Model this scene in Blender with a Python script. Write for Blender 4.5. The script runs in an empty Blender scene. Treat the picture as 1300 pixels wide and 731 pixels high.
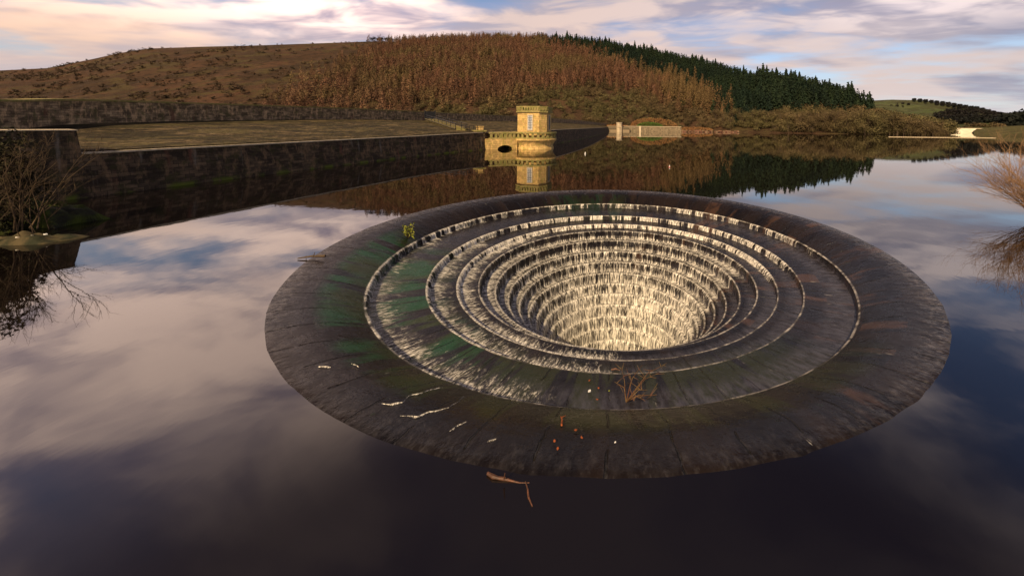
import bpy, math, random
import numpy as np
from mathutils import Vector, Matrix, noise as mnoise
rnd = random.Random(7); R = math.radians; PI = math.pi
S = bpy.context.scene; COL = S.collection

# ------------------------------------------------------------------ camera
CX, CY, FPX, CH, ROLL = 771.0, 159.8, 453.0, 5.23, R(0.6)
cd = bpy.data.cameras.new('camera'); cam = bpy.data.objects.new('camera', cd); COL.objects.link(cam)
cd.sensor_width = 36; cd.lens = FPX / 1300 * 36
cd.shift_x = (650 - CX) / 1300; cd.shift_y = (CY - 365) / 1300
cd.clip_start = .1; cd.clip_end = 20000
cr, sr = math.cos(ROLL), math.sin(ROLL)
cam.matrix_world = Matrix(((cr, -sr, 0, 0), (0, 0, -1, 0), (sr, cr, 0, CH), (0, 0, 0, 1)))
S.camera = cam
# ------------------------------------------------------------------ sun, sky, exposure
SUN_AZ, SUN_EL = R(200), R(37)                    # clockwise from +Y
sd = Vector((math.sin(SUN_AZ) * math.cos(SUN_EL), math.cos(SUN_AZ) * math.cos(SUN_EL), math.sin(SUN_EL)))
sl = bpy.data.lights.new('sun', 'SUN'); so = bpy.data.objects.new('sun', sl); COL.objects.link(so)
sl.energy = 5.0; sl.angle = R(.5); sl.color = (1, .76, .47)
so.rotation_euler = sd.to_track_quat('Z', 'Y').to_euler()
S.view_settings.view_transform = 'Standard'; S.view_settings.look = 'None'
S.view_settings.exposure = 0.2; S.view_settings.gamma = 1; S.view_settings.use_curve_mapping = False
S.render.engine = 'CYCLES'
S.cycles.max_bounces = 6; S.cycles.transparent_max_bounces = 12; S.cycles.use_denoising = True


class NT:
    """small helper for writing node graphs"""
    def __init__(s, tree): s.t = tree; s.n = tree.nodes; s.l = tree.links
    def new(s, typ, **kw):
        n = s.n.new(typ)
        for k, v in kw.items(): setattr(n, k, v)
        return n
    def put(s, sock, v):
        if hasattr(v, 'is_linked') or isinstance(v, bpy.types.NodeSocket): s.l.new(v, sock)
        elif v is not None:
            try: sock.default_value = v
            except Exception: sock.default_value = (*v, 1)
    def m(s, op, a, b=None, c=None, clamp=False):
        n = s.new('ShaderNodeMath', operation=op, use_clamp=clamp)
        for i, v in enumerate((a, b, c)):
            if v is not None: s.put(n.inputs[i], v)
        return n.outputs[0]
    def rng(s, v, a, b, c=0., d=1., smooth=True):
        n = s.new('ShaderNodeMapRange'); n.interpolation_type = 'SMOOTHSTEP' if smooth else 'LINEAR'
        for i, q in enumerate((v, a, b, c, d)): s.put(n.inputs[i], q)
        return n.outputs[0]
    def noise(s, vec, scale=1., detail=3., rough=.55, dist=0., out=0):
        n = s.new('ShaderNodeTexNoise')
        if vec is not None: s.l.new(vec, n.inputs['Vector'])
        s.put(n.inputs['Scale'], scale); n.inputs['Detail'].default_value = detail
        n.inputs['Roughness'].default_value = rough; n.inputs['Distortion'].default_value = dist
        return n.outputs[out]
    def comb(s, x, y, z=0.):
        n = s.new('ShaderNodeCombineXYZ')
        for i, v in enumerate((x, y, z)): s.put(n.inputs[i], v)
        return n.outputs[0]
    def sep(s, v):
        n = s.new('ShaderNodeSeparateXYZ'); s.l.new(v, n.inputs[0]); return n.outputs
    def mix(s, f, a, b, mode='MIX'):
        n = s.new('ShaderNodeMix', data_type='RGBA', blend_type=mode)
        s.put(n.inputs[0], f)
        for i, v in ((6, a), (7, b)):
            if isinstance(v, tuple) and len(v) == 3: v = (*v, 1)
            s.put(n.inputs[i], v)
        return n.outputs[2]
    def vmul(s, v, k):
        n = s.new('ShaderNodeVectorMath', operation='MULTIPLY'); s.l.new(v, n.inputs[0]); n.inputs[1].default_value = k
        return n.outputs[0]


W = bpy.data.worlds.new('World'); S.world = W; W.use_nodes = True
w = NT(W.node_tree); w.n.clear()
sky = w.new('ShaderNodeTexSky'); sky.sky_type = 'NISHITA'; sky.sun_disc = False
sky.sun_elevation = SUN_EL; sky.sun_rotation = SUN_AZ; sky.air_density = 1.2; sky.dust_density = 1.2; sky.ozone_density = 1.5
tc = w.new('ShaderNodeTexCoord'); dx, dy, dz = w.sep(tc.outputs['Generated'])
el = w.m('MAXIMUM', dz, 0.0)
den = w.m('ADD', el, .10)
px_, py_ = w.m('DIVIDE', dx, den), w.m('DIVIDE', dy, den)
# azimuth measure: -1 far left .. +1 far right of the view
azx = w.m('ARCTAN2', dx, dy)
pv = w.comb(px_, w.m('MULTIPLY', py_, 1.0))
st = w.comb(w.m('ADD', w.m('MULTIPLY', px_, .8), w.m('MULTIPLY', py_, .25)), w.m('MULTIPLY', py_, 1.25), 3.7)
n1 = w.noise(st, .95, 5, .52, .35)
n2 = w.noise(st, 2.4, 4, .52, .45)
n3 = w.noise(w.comb(w.m('MULTIPLY', px_, .45), w.m('MULTIPLY', py_, .9), 9.1), 1.1, 4, .55, .2)
right = w.rng(azx, -.30, .80)
high = w.rng(el, .16, .44)
vhigh = w.rng(el, .42, .66)
# clear gaps: more of them to the right and higher up
thr = w.m('ADD', .30, w.m('ADD', w.m('MULTIPLY', right, .05), w.m('MULTIPLY', w.m('MULTIPLY', right, high), .10)))
cov = w.rng(w.m('ADD', w.m('MULTIPLY', n1, .72), w.m('MULTIPLY', n2, .28)), thr, w.m('ADD', thr, .20))
base = w.mix(1.0, sky.outputs[0], (1.15, 1.12, 1.25, 1), 'MULTIPLY')
base = w.mix(w.rng(el, .0, .3, .45, .0), base, (4.2, 4.6, 5.6))
base = w.mix(w.m('MULTIPLY', high, w.rng(right, 0, 1, .5, .85)), base, w.mix(right, (1.5, 1.8, 3.3), (.5, .95, 2.2)))
peach = w.mix(right, (8.8, 5.9, 4.3), (6.4, 5.2, 4.9))
lav = w.mix(right, (5.0, 4.1, 4.2), (3.0, 2.9, 3.7))
cc = w.mix(w.rng(n3, .40, .60), lav, peach)
bright = w.mix(w.rng(w.m('ADD', w.m('MULTIPLY', n2, .6), w.m('MULTIPLY', n3, .4)), .38, .58), (4.4, 3.5, 4.5), (18.5, 13.4, 11.0))
rbright = w.mix(w.rng(n2, .38, .6), (3.2, 3.0, 4.0), w.mix(w.rng(azx, .45, .75), (7.4, 6.2, 6.1), (10.5, 8.6, 8.2)))
midc = w.mix(w.rng(n2, .38, .6), (4.0, 3.6, 4.2), (7.2, 5.5, 4.9))
cc = w.mix(w.m('MULTIPLY', w.rng(w.m('ADD', el, w.rng(azx, -.7, -.3, .03, 0.)), .15, .29), .92), cc, w.mix(w.rng(azx, -.62, -.25), bright, w.mix(right, midc, rbright)))
skyc = w.mix(w.m('MULTIPLY', cov, .95), base, cc)
skyc = w.mix(w.rng(el, .0, .12, .5, 0), skyc, w.mix(right, (6.4, 6.0, 6.2), (6.8, 6.6, 7.0)))
skyc = w.mix(w.m('MULTIPLY', vhigh, .92), skyc, (.20, .22, .50))
bg = w.new('ShaderNodeBackground'); w.l.new(skyc, bg.inputs[0]); bg.inputs[1].default_value = .1
wo = w.new('ShaderNodeOutputWorld'); w.l.new(bg.outputs[0], wo.inputs[0])


# ------------------------------------------------------------------ helpers
def at(px, py, h=0.):
    """world point at height h seen at photo pixel (1300 px wide)"""
    du, dv = px - CX, py - CY
    u = du * cr + dv * sr; v = -du * sr + dv * cr
    Y = FPX * (CH - h) / v
    return Vector((u / FPX * Y, Y, h))
def at_y(px, py, Y):
    du, dv = px - CX, py - CY
    u = du * cr + dv * sr; v = -du * sr + dv * cr
    return Vector((u / FPX * Y, Y, CH - v / FPX * Y))
def to_px(p):
    u = FPX * p[0] / p[1]; v = -FPX * (p[2] - CH) / p[1]
    return CX + u * cr - v * sr, CY + u * sr + v * cr

def mesh(name, V, F, m=None, parent=None, smooth=False, mats=None, attrs=None):
    me = bpy.data.meshes.new(name)
    V = np.asarray(V, dtype=np.float32)
    if isinstance(F, np.ndarray):
        k = F.shape[1]; me.vertices.add(len(V)); me.vertices.foreach_set('co', V.ravel())
        me.loops.add(F.size); me.loops.foreach_set('vertex_index', F.ravel().astype(np.int32))
        me.polygons.add(len(F)); me.polygons.foreach_set('loop_start', np.arange(0, F.size, k, dtype=np.int32))
        me.polygons.foreach_set('loop_total', np.full(len(F), k, dtype=np.int32)); me.update(calc_edges=True)
    else:
        me.from_pydata(V.tolist(), [], F); me.update()
    if smooth: me.polygons.foreach_set('use_smooth', [True] * len(me.polygons))
    for k_, a in (attrs or {}).items():
        at_ = me.attributes.new(k_, 'FLOAT', 'POINT'); at_.data.foreach_set('value', np.asarray(a, dtype=np.float32))
    if m: me.materials.append(m)
    o = bpy.data.objects.new(name, me); COL.objects.link(o)
    if parent: o.parent = parent
    return o
def tag(o, label=None, cat=None, group=None, kind=None):
    if label: o['label'] = label
    if cat: o['category'] = cat
    if group: o['group'] = group
    if kind: o['kind'] = kind
    return o
def empty(name, loc=(0, 0, 0), rz=0.):
    o = bpy.data.objects.new(name, None); COL.objects.link(o); o.location = loc; o.rotation_euler.z = rz; o.empty_display_size = .2
    return o
def dup(root, loc, rz=0., sc=1., label=None, group=None):
    r = root.copy(); COL.objects.link(r); r.location = loc; r.rotation_euler.z = rz
    r.scale = (sc,) * 3 if not isinstance(sc, tuple) else sc
    if label: r['label'] = label
    if group: r['group'] = group
    for ch in list(root.children):
        c = ch.copy(); COL.objects.link(c); c.parent = r
        for g in ch.children:
            d = g.copy(); COL.objects.link(d); d.parent = c
    return r

class MB:
    def __init__(s): s.V = []; s.F = []
    def add(s, V, F):
        b = len(s.V); s.V += [tuple(v) for v in V]; s.F += [tuple(i + b for i in f) for f in F]; return s
    def box(s, c, d, rz=0., bev=0.):
        hx, hy, hz = d[0] / 2, d[1] / 2, d[2] / 2; co, si = math.cos(rz), math.sin(rz)
        pts = []
        for z in (-hz, hz):
            for x, y in ((-hx, -hy), (hx, -hy), (hx, hy), (-hx, hy)):
                pts.append((c[0] + x * co - y * si, c[1] + x * si + y * co, c[2] + z))
        return s.add(pts, [(0, 3, 2, 1), (4, 5, 6, 7), (0, 1, 5, 4), (1, 2, 6, 5), (2, 3, 7, 6), (3, 0, 4, 7)])
    def tube(s, pts, rad, n=6, cap=True):
        pts = [Vector(p) for p in pts]
        if not isinstance(rad, (list, tuple)): rad = [rad] * len(pts)
        rings = []; up = Vector((.13, .2, 1)).normalized()
        for i, p in enumerate(pts):
            t = (pts[min(i + 1, len(pts) - 1)] - pts[max(i - 1, 0)]).normalized()
            a = t.cross(up if abs(t.dot(up)) < .95 else Vector((1, 0, 0))).normalized(); b = t.cross(a)
            rings.append([p + (a * math.cos(q * 2 * PI / n) + b * math.sin(q * 2 * PI / n)) * rad[i] for q in range(n)])
        V = [v for r_ in rings for v in r_]; F = []
        for i in range(len(pts) - 1):
            for q in range(n):
                F.append((i * n + q, i * n + (q + 1) % n, (i + 1) * n + (q + 1) % n, (i + 1) * n + q))
        if cap: F.append(tuple(range(n))[::-1]); F.append(tuple((len(pts) - 1) * n + q for q in range(n)))
        return s.add(V, F)
    def prism(s, poly, z0, z1):
        n = len(poly)
        V = [(x, y, z0) for x, y in poly] + [(x, y, z1) for x, y in poly]
        return s.add(V, [tuple(range(n))[::-1], tuple(range(n, 2 * n))] + [(i, (i + 1) % n, n + (i + 1) % n, n + i) for i in range(n)])
    def lathe(s, prof, n=32, c=(0, 0), a0=0., a1=2 * PI):
        V = []; F = []; full = abs(a1 - a0 - 2 * PI) < 1e-6; m_ = n if full else n + 1
        for r_, z in prof:
            for q in range(m_):
                a = a0 + (a1 - a0) * q / n; V.append((c[0] + r_ * math.cos(a), c[1] + r_ * math.sin(a), z))
        for i in range(len(prof) - 1):
            for q in range(n):
                q2 = (q + 1) % m_
                F.append((i * m_ + q, (i + 1) * m_ + q, (i + 1) * m_ + q2, i * m_ + q2))
        return s.add(V, F)
    def build(s, name, m, parent=None, smooth=False): return mesh(name, s.V, s.F, m, parent, smooth)

def interp(x, pts):
    xs = [p[0] for p in pts]; ys = [p[1] for p in pts]; return np.interp(x, xs, ys)
def fbm2(X, Y, sc, seed=0, oct=4):
    """value noise on numpy arrays"""
    out = np.zeros_like(X, dtype=float); amp = 1.; tot = 0
    for o in range(oct):
        x = X * sc * 2 ** o + 17.3 * seed + o * 5.1; y = Y * sc * 2 ** o + 9.7 * seed + o * 3.3
        xi = np.floor(x).astype(np.int64); yi = np.floor(y).astype(np.int64); fx = x - xi; fy = y - yi
        fx = fx * fx * (3 - 2 * fx); fy = fy * fy * (3 - 2 * fy)
        def hsh(a, b):
            q = np.sin(a * 127.1 + b * 311.7 + seed * 74.7) * 43758.5453; return q - np.floor(q)
        v = (hsh(xi, yi) * (1 - fx) + hsh(xi + 1, yi) * fx) * (1 - fy) + (hsh(xi, yi + 1) * (1 - fx) + hsh(xi + 1, yi + 1) * fx) * fy
        out += v * amp; tot += amp; amp *= .5
    return out / tot

# ------------------------------------------------------------------ materials
def mat(name):
    m_ = bpy.data.materials.new(name); m_.use_nodes = True; t = NT(m_.node_tree)
    b = m_.node_tree.nodes['Principled BSDF']; return m_, t, b
def bump(t, b, h, strength=.4, dist=.05):
    n = t.new('ShaderNodeBump'); n.inputs['Strength'].default_value = strength; n.inputs['Distance'].default_value = dist
    t.put(n.inputs['Height'], h); t.l.new(n.outputs[0], b.inputs['Normal'])
def simple(name, c1, c2, sc=2., rough=.8, det=4, bmp=.3, metallic=0., lo=.35, hi=.65, dist=.05, spec=.3):
    m_, t, b = mat(name); co = t.new('ShaderNodeTexCoord').outputs['Object']
    n = t.noise(co, sc, det, .6)
    t.put(b.inputs['Base Color'], t.mix(t.rng(n, lo, hi), c1, c2)); b.inputs['Roughness'].default_value = rough
    b.inputs['Metallic'].default_value = metallic; b.inputs['Specular IOR Level'].default_value = spec
    if bmp: bump(t, b, t.noise(co, sc * 3, 4, .6), bmp, dist)
    return m_

def masonry(name, c1, c2, moss, course=.3, length=.7, moss_h=None, dark=None, stains=0., scale_axis='arc'):
    """coursed stone: u runs along the wall (attribute 'arc'), v is height"""
    m_, t, b = mat(name)
    geo = t.new('ShaderNodeNewGeometry'); P = geo.outputs['Position']; x, y, z = t.sep(P)
    if scale_axis == 'arc':
        a = t.new('ShaderNodeAttribute'); a.attribute_name = 'arc'; u = a.outputs['Fac']
    else:
        u = t.m('ADD', x, t.m('MULTIPLY', y, .8))
    v2 = t.comb(u, t.m('ADD', z, t.m('MULTIPLY', t.noise(P, .8, 2), .06)), 0.)
    br = t.new('ShaderNodeTexBrick'); t.l.new(v2, br.inputs['Vector'])
    br.inputs['Scale'].default_value = 1; br.inputs['Brick Width'].default_value = length; br.inputs['Row Height'].default_value = course
    br.inputs['Mortar Size'].default_value = .018; br.inputs['Mortar Smooth'].default_value = .5; br.inputs['Bias'].default_value = 0
    br.inputs['Color1'].default_value = (*c1, 1); br.inputs['Color2'].default_value = (*c2, 1)
    br.inputs['Mortar'].default_value = (c2[0] * .45, c2[1] * .45, c2[2] * .45, 1)
    c = br.outputs['Color']
    pat = t.noise(t.comb(t.m('MULTIPLY', u, .35), z, 0.), 1.6, 5, .65)
    c = t.mix(t.rng(pat, .38, .60, 0, .85 if scale_axis == 'arc' else .25), c, (c2[0] * .3, c2[1] * .3, c2[2] * .3))
    c = t.mix(t.rng(t.noise(t.comb(t.m('MULTIPLY', u, 1.), t.m('MULTIPLY', z, .35), 3.), 1.9, 5, .7), .50, .64, 0, .55), c, (c1[0] * 1.5, c1[1] * 1.4, c1[2] * 1.3))
    c = t.mix(t.rng(t.noise(P, 1.3, 5, .65), .5, .66, 0, .75), c, moss)
    if moss_h is not None:
        c = t.mix(t.m('MULTIPLY', t.rng(z, moss_h[0], moss_h[1], 1, 0), t.rng(t.noise(P, .6, 5), .46, .6)), c, moss_h[2])
    if stains:
        sn = t.noise(t.comb(t.m('MULTIPLY', u, .9), t.m('MULTIPLY', z, .12), 0.), 1.4, 4, .6)
        c = t.mix(t.rng(sn, .60, .76, 0, stains), c, (.36, .32, .26))
        sn2 = t.noise(t.comb(t.m('MULTIPLY', u, .7), t.m('MULTIPLY', z, .2), 7.), 1.0, 4, .6)
        c = t.mix(t.rng(sn2, .6, .72, 0, .7), c, (.16, .06, .035))
    t.put(b.inputs['Base Color'], c); b.inputs['Roughness'].default_value = .85; b.inputs['Specular IOR Level'].default_value = .25
    bump(t, b, t.m('ADD', t.m('MULTIPLY', br.outputs['Fac'], -1.), t.noise(P, 9, 4, .7)), .6, .05)
    return m_

M = {}
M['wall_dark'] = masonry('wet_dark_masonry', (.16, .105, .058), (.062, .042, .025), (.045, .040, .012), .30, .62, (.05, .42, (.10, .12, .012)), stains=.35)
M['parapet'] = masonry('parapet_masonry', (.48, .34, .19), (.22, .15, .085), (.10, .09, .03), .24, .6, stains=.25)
M['tower'] = masonry('tower_masonry', (.62, .42, .16), (.46, .30, .11), (.36, .29, .07), .42, .8, scale_axis='xy')
M['coping'] = simple('pale_coping_stone', (.62, .50, .34), (.42, .34, .22), 3, .8)
M['mossy'] = simple('mossy_stone', (.20, .19, .05), (.33, .25, .10), 2.2, .9)
M['black'] = simple('black_painted_metal', (.01, .01, .012), (.02, .02, .022), 6, .5, bmp=0)
M['white'] = simple('white_paint', (.78, .76, .72), (.6, .58, .54), 5, .5, bmp=0)
M['red'] = simple('red_plastic', (.55, .05, .03), (.4, .04, .03), 5, .45, bmp=0)
M['glass'] = simple('window_pane', (.35, .36, .38), (.55, .55, .55), 3, .15, bmp=0, spec=.8)
M['twig'] = simple('brown_twig', (.05, .03, .017), (.085, .055, .025), 4, .8, bmp=0)
M['twig_orange'] = simple('orange_twig', (.34, .19, .09), (.24, .15, .075), 1.2, .7, bmp=0)
M['bark'] = simple('bark', (.06, .04, .025), (.10, .07, .045), 3, .9)
M['wood'] = simple('wet_driftwood', (.15, .06, .03), (.06, .028, .016), 9, .5)
M['litter'] = simple('pale_litter', (.6, .55, .45), (.3, .24, .17), 9, .8, bmp=0)
M['leaf_orange'] = simple('orange_leaf', (.34, .085, .02), (.2, .05, .015), 20, .6, bmp=0)
M['leaf_yellow'] = simple('yellow_green_leaf', (.30, .28, .02), (.18, .22, .02), 12, .6, bmp=0)

M['moor_dark'] = simple('weathered_dark_stone', (.10, .08, .04), (.05, .042, .025), 2, .9)
def foliage(name, ca, cb, cc_=None, sc=.12, rough=.8):
    """colour varies with place in the wood and from tree to tree"""
    m_, t, b = mat(name)
    geo = t.new('ShaderNodeNewGeometry'); P = geo.outputs['Position']; oi = t.new('ShaderNodeObjectInfo').outputs['Random']
    a = t.new('ShaderNodeAttribute'); a.attribute_name = 'tone'
    f = t.m('FRACT', t.m('ADD', a.outputs['Fac'], oi))
    c = t.mix(t.rng(f, 0, 1, 0, 1, False), ca, cb)
    c = t.mix(t.rng(t.noise(P, sc * .12, 4, .6), .44, .60), c, cc_ or cb)
    c = t.mix(1., c, t.mix(t.noise(P, sc * 6, 2), (.6, .6, .6), (1.4, 1.4, 1.4)), 'MULTIPLY')
    f2 = t.m('FRACT', t.m('MULTIPLY', f, 7.31)); c = t.mix(1., c, t.mix(f2, (.62, .62, .62), (1.3, 1.3, 1.3)), 'MULTIPLY')
    t.put(b.inputs['Base Color'], c); b.inputs['Roughness'].default_value = rough; b.inputs['Specular IOR Level'].default_value = .15
    return m_
M['larch'] = foliage('bare_larch_twigs', (.165, .080, .044), (.105, .056, .034), (.13, .088, .038))
M['larch_gold'] = foliage('golden_larch_twigs', (.18, .10, .045), (.12, .07, .035), (.13, .085, .036))
M['conifer'] = foliage('dark_conifer_needles', (.010, .021, .011), (.019, .030, .012), (.008, .017, .010))
M['scrub'] = foliage('bare_olive_scrub', (.135, .095, .045), (.085, .062, .03), (.11, .092, .038))
M['darkwood'] = foliage('dark_far_wood', (.014, .014, .013), (.022, .017, .014), (.012, .015, .011), sc=.02)
M['moorbush'] = foliage('dark_moor_scrub', (.065, .040, .024), (.05, .038, .02), (.055, .036, .02))
M['greenbush'] = foliage('bright_evergreen', (.06, .13, .02), (.10, .16, .03), (.05, .11, .02), sc=2)
M['bracken'] = foliage('rusty_bracken', (.34, .15, .05), (.28, .17, .07), (.30, .14, .05), sc=1)
M['ivy'] = foliage('dark_ivy', (.02, .02, .01), (.05, .035, .015), (.03, .03, .012), sc=2)

# ------------------------------------------------------------------ water
BX, BY, BR = .06, 17.32, 12.0
m_, t, b = mat('reservoir_water')
P = t.new('ShaderNodeNewGeometry').outputs['Position']
t.put(b.inputs['Base Color'], (.005, .0035, .003, 1)); b.inputs['Roughness'].default_value = .02; b.inputs['IOR'].default_value = 1.9
n_a = t.noise(P, .55, 3, .5); n_b = t.noise(t.vmul(P, (1.0, .35, 1)), 2.2, 3, .5)
bump(t, b, t.m('ADD', t.m('MULTIPLY', n_a, .7), t.m('MULTIPLY', n_b, .25)), .07, .05)
M['water'] = m_
n = 360; rr = [11.96, 12.6, 14, 18, 30, 60, 150, 500, 2000, 9000]; V = []; F = []
for r_ in rr:
    for q in range(n):
        a = 2 * PI * q / n; V.append((BX + r_ * math.cos(a), BY + r_ * math.sin(a), 0))
for i in range(len(rr) - 1):
    for q in range(n): F.append((i * n + q, (i + 1) * n + q, (i + 1) * n + (q + 1) % n, i * n + (q + 1) % n))
tag(mesh('water', V, F, M['water'], smooth=True), kind='structure')

# ------------------------------------------------------------------ bellmouth spillway
LIPS = [(9.84, -.70), (8.08, -1.15), (7.08, -1.47), (6.27, -1.70), (5.59, -2.13), (5.03, -2.63), (4.55, -3.1), (4.13, -3.6), (3.82, -4.09),
        (3.55, -4.57), (3.30, -5.08), (3.09, -5.62), (2.92, -6.2), (2.78, -6.8), (2.66, -7.45), (2.56, -8.15), (2.47, -8.9)]
def offx(r_): return float(interp(r_, [(0, .46), (6.3, .46), (7.1, .42), (8.08, .31), (9.84, .16), (12, 0)]))
prof_lip = {}; prof_sheen = {}
prof = [(12.25, -.22), (12.12, -.05), (12.04, -.012), (11.98, .009), (11.85, -.001), (11.7, -.018), (11.5, -.045), (11.3, -.08), (11.1, -.13), (10.9, -.19), (10.6, -.31),
        (10.3, -.45), (10.05, -.58), (9.94, -.642), (9.875, -.681)]
FEET = []
for i, (r_, z) in enumerate(LIPS):
    nz = LIPS[i + 1][1] if i + 1 < len(LIPS) else z - .7
    nr = LIPS[i + 1][0] if i + 1 < len(LIPS) else 2.4
    foot = z - .27 if i == 0 else (z - .24 if i == 1 else nz + .035)
    FEET.append(foot)
    prof_lip[len(prof) - 1] = prof_lip[len(prof)] = 1.; prof_sheen[len(prof) + 2] = prof_sheen[len(prof) + 3] = 1.; prof_sheen[len(prof) + 4] = .7
    prof += [(r_, z), (r_ - .015, z - .03), (r_ - .05, foot)]
    if nr < r_ - .3: prof += [(r_ - .05 - (r_ - .05 - nr) * k, foot + (nz - foot) * k) for k in (.2, .45, .7)]
    prof += [(nr + .10, nz + .02), (nr + .03, nz + .006)]
prof += [(2.4, -9.6), (2.35, -14), (2.3, -26), (0.01, -26)]
NA = 1080; V = np.zeros((len(prof), NA, 3)); th = np.arange(NA) * 2 * PI / NA
for i, (r_, z) in enumerate(prof):
    jit = 0
    if 2.4 < r_ < 9.9: jit = (fbm2(np.cos(th) * 9, np.sin(th) * 9, 1.5, i % 7, 3) - .5) * .05
    V[i, :, 0] = offx(r_) + (r_ + jit) * np.cos(th); V[i, :, 1] = (r_ + jit) * np.sin(th)
    V[i, :, 2] = z + ((fbm2(np.cos(th) * 9, np.sin(th) * 9, 2.2, 3, 4) - .5) * .034 if r_ > 12.0 else 0)
ii, qq = np.meshgrid(np.arange(len(prof) - 1), np.arange(NA), indexing='ij'); q2 = (qq + 1) % NA
F = np.stack([ii * NA + qq, ii * NA + q2, (ii + 1) * NA + q2, (ii + 1) * NA + qq], -1).reshape(-1, 4)
rad_attr = np.repeat([p[0] for p in prof], NA)
lip_attr = np.repeat([prof_lip.get(k, 0.) for k in range(len(prof))], NA); sheen_attr = np.repeat([prof_sheen.get(k, 0.) for k in range(len(prof))], NA)
th_attr = np.tile(th, len(prof))

def polar(t):
    P = t.new('ShaderNodeTexCoord').outputs['Object']; x, y, z = t.sep(P)
    a = t.new('ShaderNodeAttribute'); a.attribute_name = 'rad'; r_ = a.outputs['Fac']
    x2 = t.m('SUBTRACT', x, .2)
    th_ = t.m('ARCTAN2', y, x2)
    return P, x, y, z, r_, th_
def ang_mask(t, th_, centre, half, soft):
    """1 inside centre +- half (degrees)"""
    d = t.m('SUBTRACT', 1., t.m('COSINE', t.m('SUBTRACT', th_, R(centre))))
    return t.rng(d, 1 - math.cos(R(half - soft)), 1 - math.cos(R(half + soft)), 1, 0)
m_, t, b = mat('wet_bellmouth_stone')
P, x, y, z, r_, th_ = polar(t)
cs, sn = t.m('COSINE', th_), t.m('SINE', th_)
# coordinates in which a feature is stretched along the radius
radv = t.comb(t.m('MULTIPLY', cs, 12), t.m('MULTIPLY', sn, 12), t.m('MULTIPLY', r_, .35))
fine = t.comb(t.m('MULTIPLY', cs, 60), t.m('MULTIPLY', sn, 60), t.m('MULTIPLY', r_, 2.2))
# stone slabs: radial joints and a ring joint
NS = 64.
sl_ = t.m('MULTIPLY', t.m('ADD', th_, PI), NS / (2 * PI)); slw = t.m('ADD', sl_, t.m('MULTIPLY', t.noise(P, .9, 3), .35))
fr = t.m('FRACT', slw); cell = t.m('FLOOR', slw)
joint = t.rng(t.m('ABSOLUTE', t.m('SUBTRACT', fr, .5)), .474, .492)
jn = t.rng(t.noise(P, 1.3, 3), .43, .53)
jm = t.m('MULTIPLY', joint, jn)
wn = t.new('ShaderNodeTexWhiteNoise', noise_dimensions='2D')
t.l.new(t.comb(cell, t.m('FLOOR', t.m('MULTIPLY', r_, .9))), wn.inputs['Vector'])
slab = wn.outputs['Value']
c = t.mix(slab, (.017, .0115, .0095), (.007, .0055, .006))
c = t.mix(t.rng(t.noise(radv, .7, 5, .6), .42, .62, 0, .8), c, (.005, .0045, .006))
rust = t.m('MULTIPLY', t.rng(t.noise(radv, .55, 5, .6), .53, .62), ang_mask(t, th_, 0, 75, 15))
rust = t.m('MULTIPLY', rust, t.rng(slab, .3, .8))
c = t.mix(t.m('MULTIPLY', rust, .8), c, (.065, .034, .021))
moss_n = t.rng(t.noise(t.comb(t.m('MULTIPLY', cs, 26), t.m('MULTIPLY', sn, 26), t.m('MULTIPLY', r_, .5)), .5, 5, .6), .44, .52)
moss_w = t.m('MAXIMUM', ang_mask(t, th_, 218, 38, 14), t.m('MULTIPLY', ang_mask(t, th_, 268, 36, 10), .8))
moss_w = t.m('MAXIMUM', moss_w, t.m('MULTIPLY', ang_mask(t, th_, 100, 16, 8), .25))
moss = t.m('MULTIPLY', t.m('MULTIPLY', moss_n, moss_w), t.rng(r_, 11.2, 10.7))
moss = t.m('MULTIPLY', moss, t.rng(r_, 7.0, 8.0))
mossc = t.mix(t.rng(t.noise(P, .5, 2), .4, .6), (.010, .060, .020), (.026, .036, .007))
mossc = t.mix(ang_mask(t, th_, 280, 32, 14), mossc, (.024, .028, .008))
c = t.mix(t.m('MULTIPLY', moss, .9), c, mossc)
c = t.mix(t.m('MULTIPLY', jm, .9), c, (.008, .007, .006))
dots = t.rng(t.noise(P, 3.2, 3, .6), .69, .74)
c = t.mix(t.m('MULTIPLY', dots, .8), c, (.008, .014, .006))
# water film rippling near the crest: pale ripple highlights painted into the colour
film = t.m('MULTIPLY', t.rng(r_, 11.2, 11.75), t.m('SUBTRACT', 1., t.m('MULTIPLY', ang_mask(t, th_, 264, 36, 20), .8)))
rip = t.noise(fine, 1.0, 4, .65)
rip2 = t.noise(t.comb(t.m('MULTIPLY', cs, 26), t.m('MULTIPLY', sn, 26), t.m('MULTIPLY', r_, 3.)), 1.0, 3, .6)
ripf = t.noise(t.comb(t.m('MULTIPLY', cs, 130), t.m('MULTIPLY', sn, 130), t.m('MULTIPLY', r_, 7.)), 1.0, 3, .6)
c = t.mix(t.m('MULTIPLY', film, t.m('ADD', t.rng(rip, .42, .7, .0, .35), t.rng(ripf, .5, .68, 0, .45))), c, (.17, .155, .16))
la = t.new('ShaderNodeAttribute'); la.attribute_name = 'lip'; wa = t.new('ShaderNodeAttribute'); wa.attribute_name = 'tread_sheen'
tread_sheen = t.m('MULTIPLY', wa.outputs['Fac'], t.m('ADD', .35, t.m('MULTIPLY', ang_mask(t, th_, 330, 75, 30), .65)))
c = t.mix(t.m('MULTIPLY', tread_sheen, t.rng(rip, .35, .68, .12, .8)), c, (.075, .072, .09))  # pale violet sky sheen at the riser feet, painted into the base colour
c = t.mix(t.m('MULTIPLY', t.rng(la.outputs['Fac'], .35, 1.), t.rng(t.noise(t.comb(t.m('MULTIPLY', cs, 22), t.m('MULTIPLY', sn, 22), r_), 1.2, 4, .65), .40, .62, .12, .95)), c, (.44, .40, .35))  # pale broken lip line: edge highlight painted into the colour, with thin white water
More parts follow.
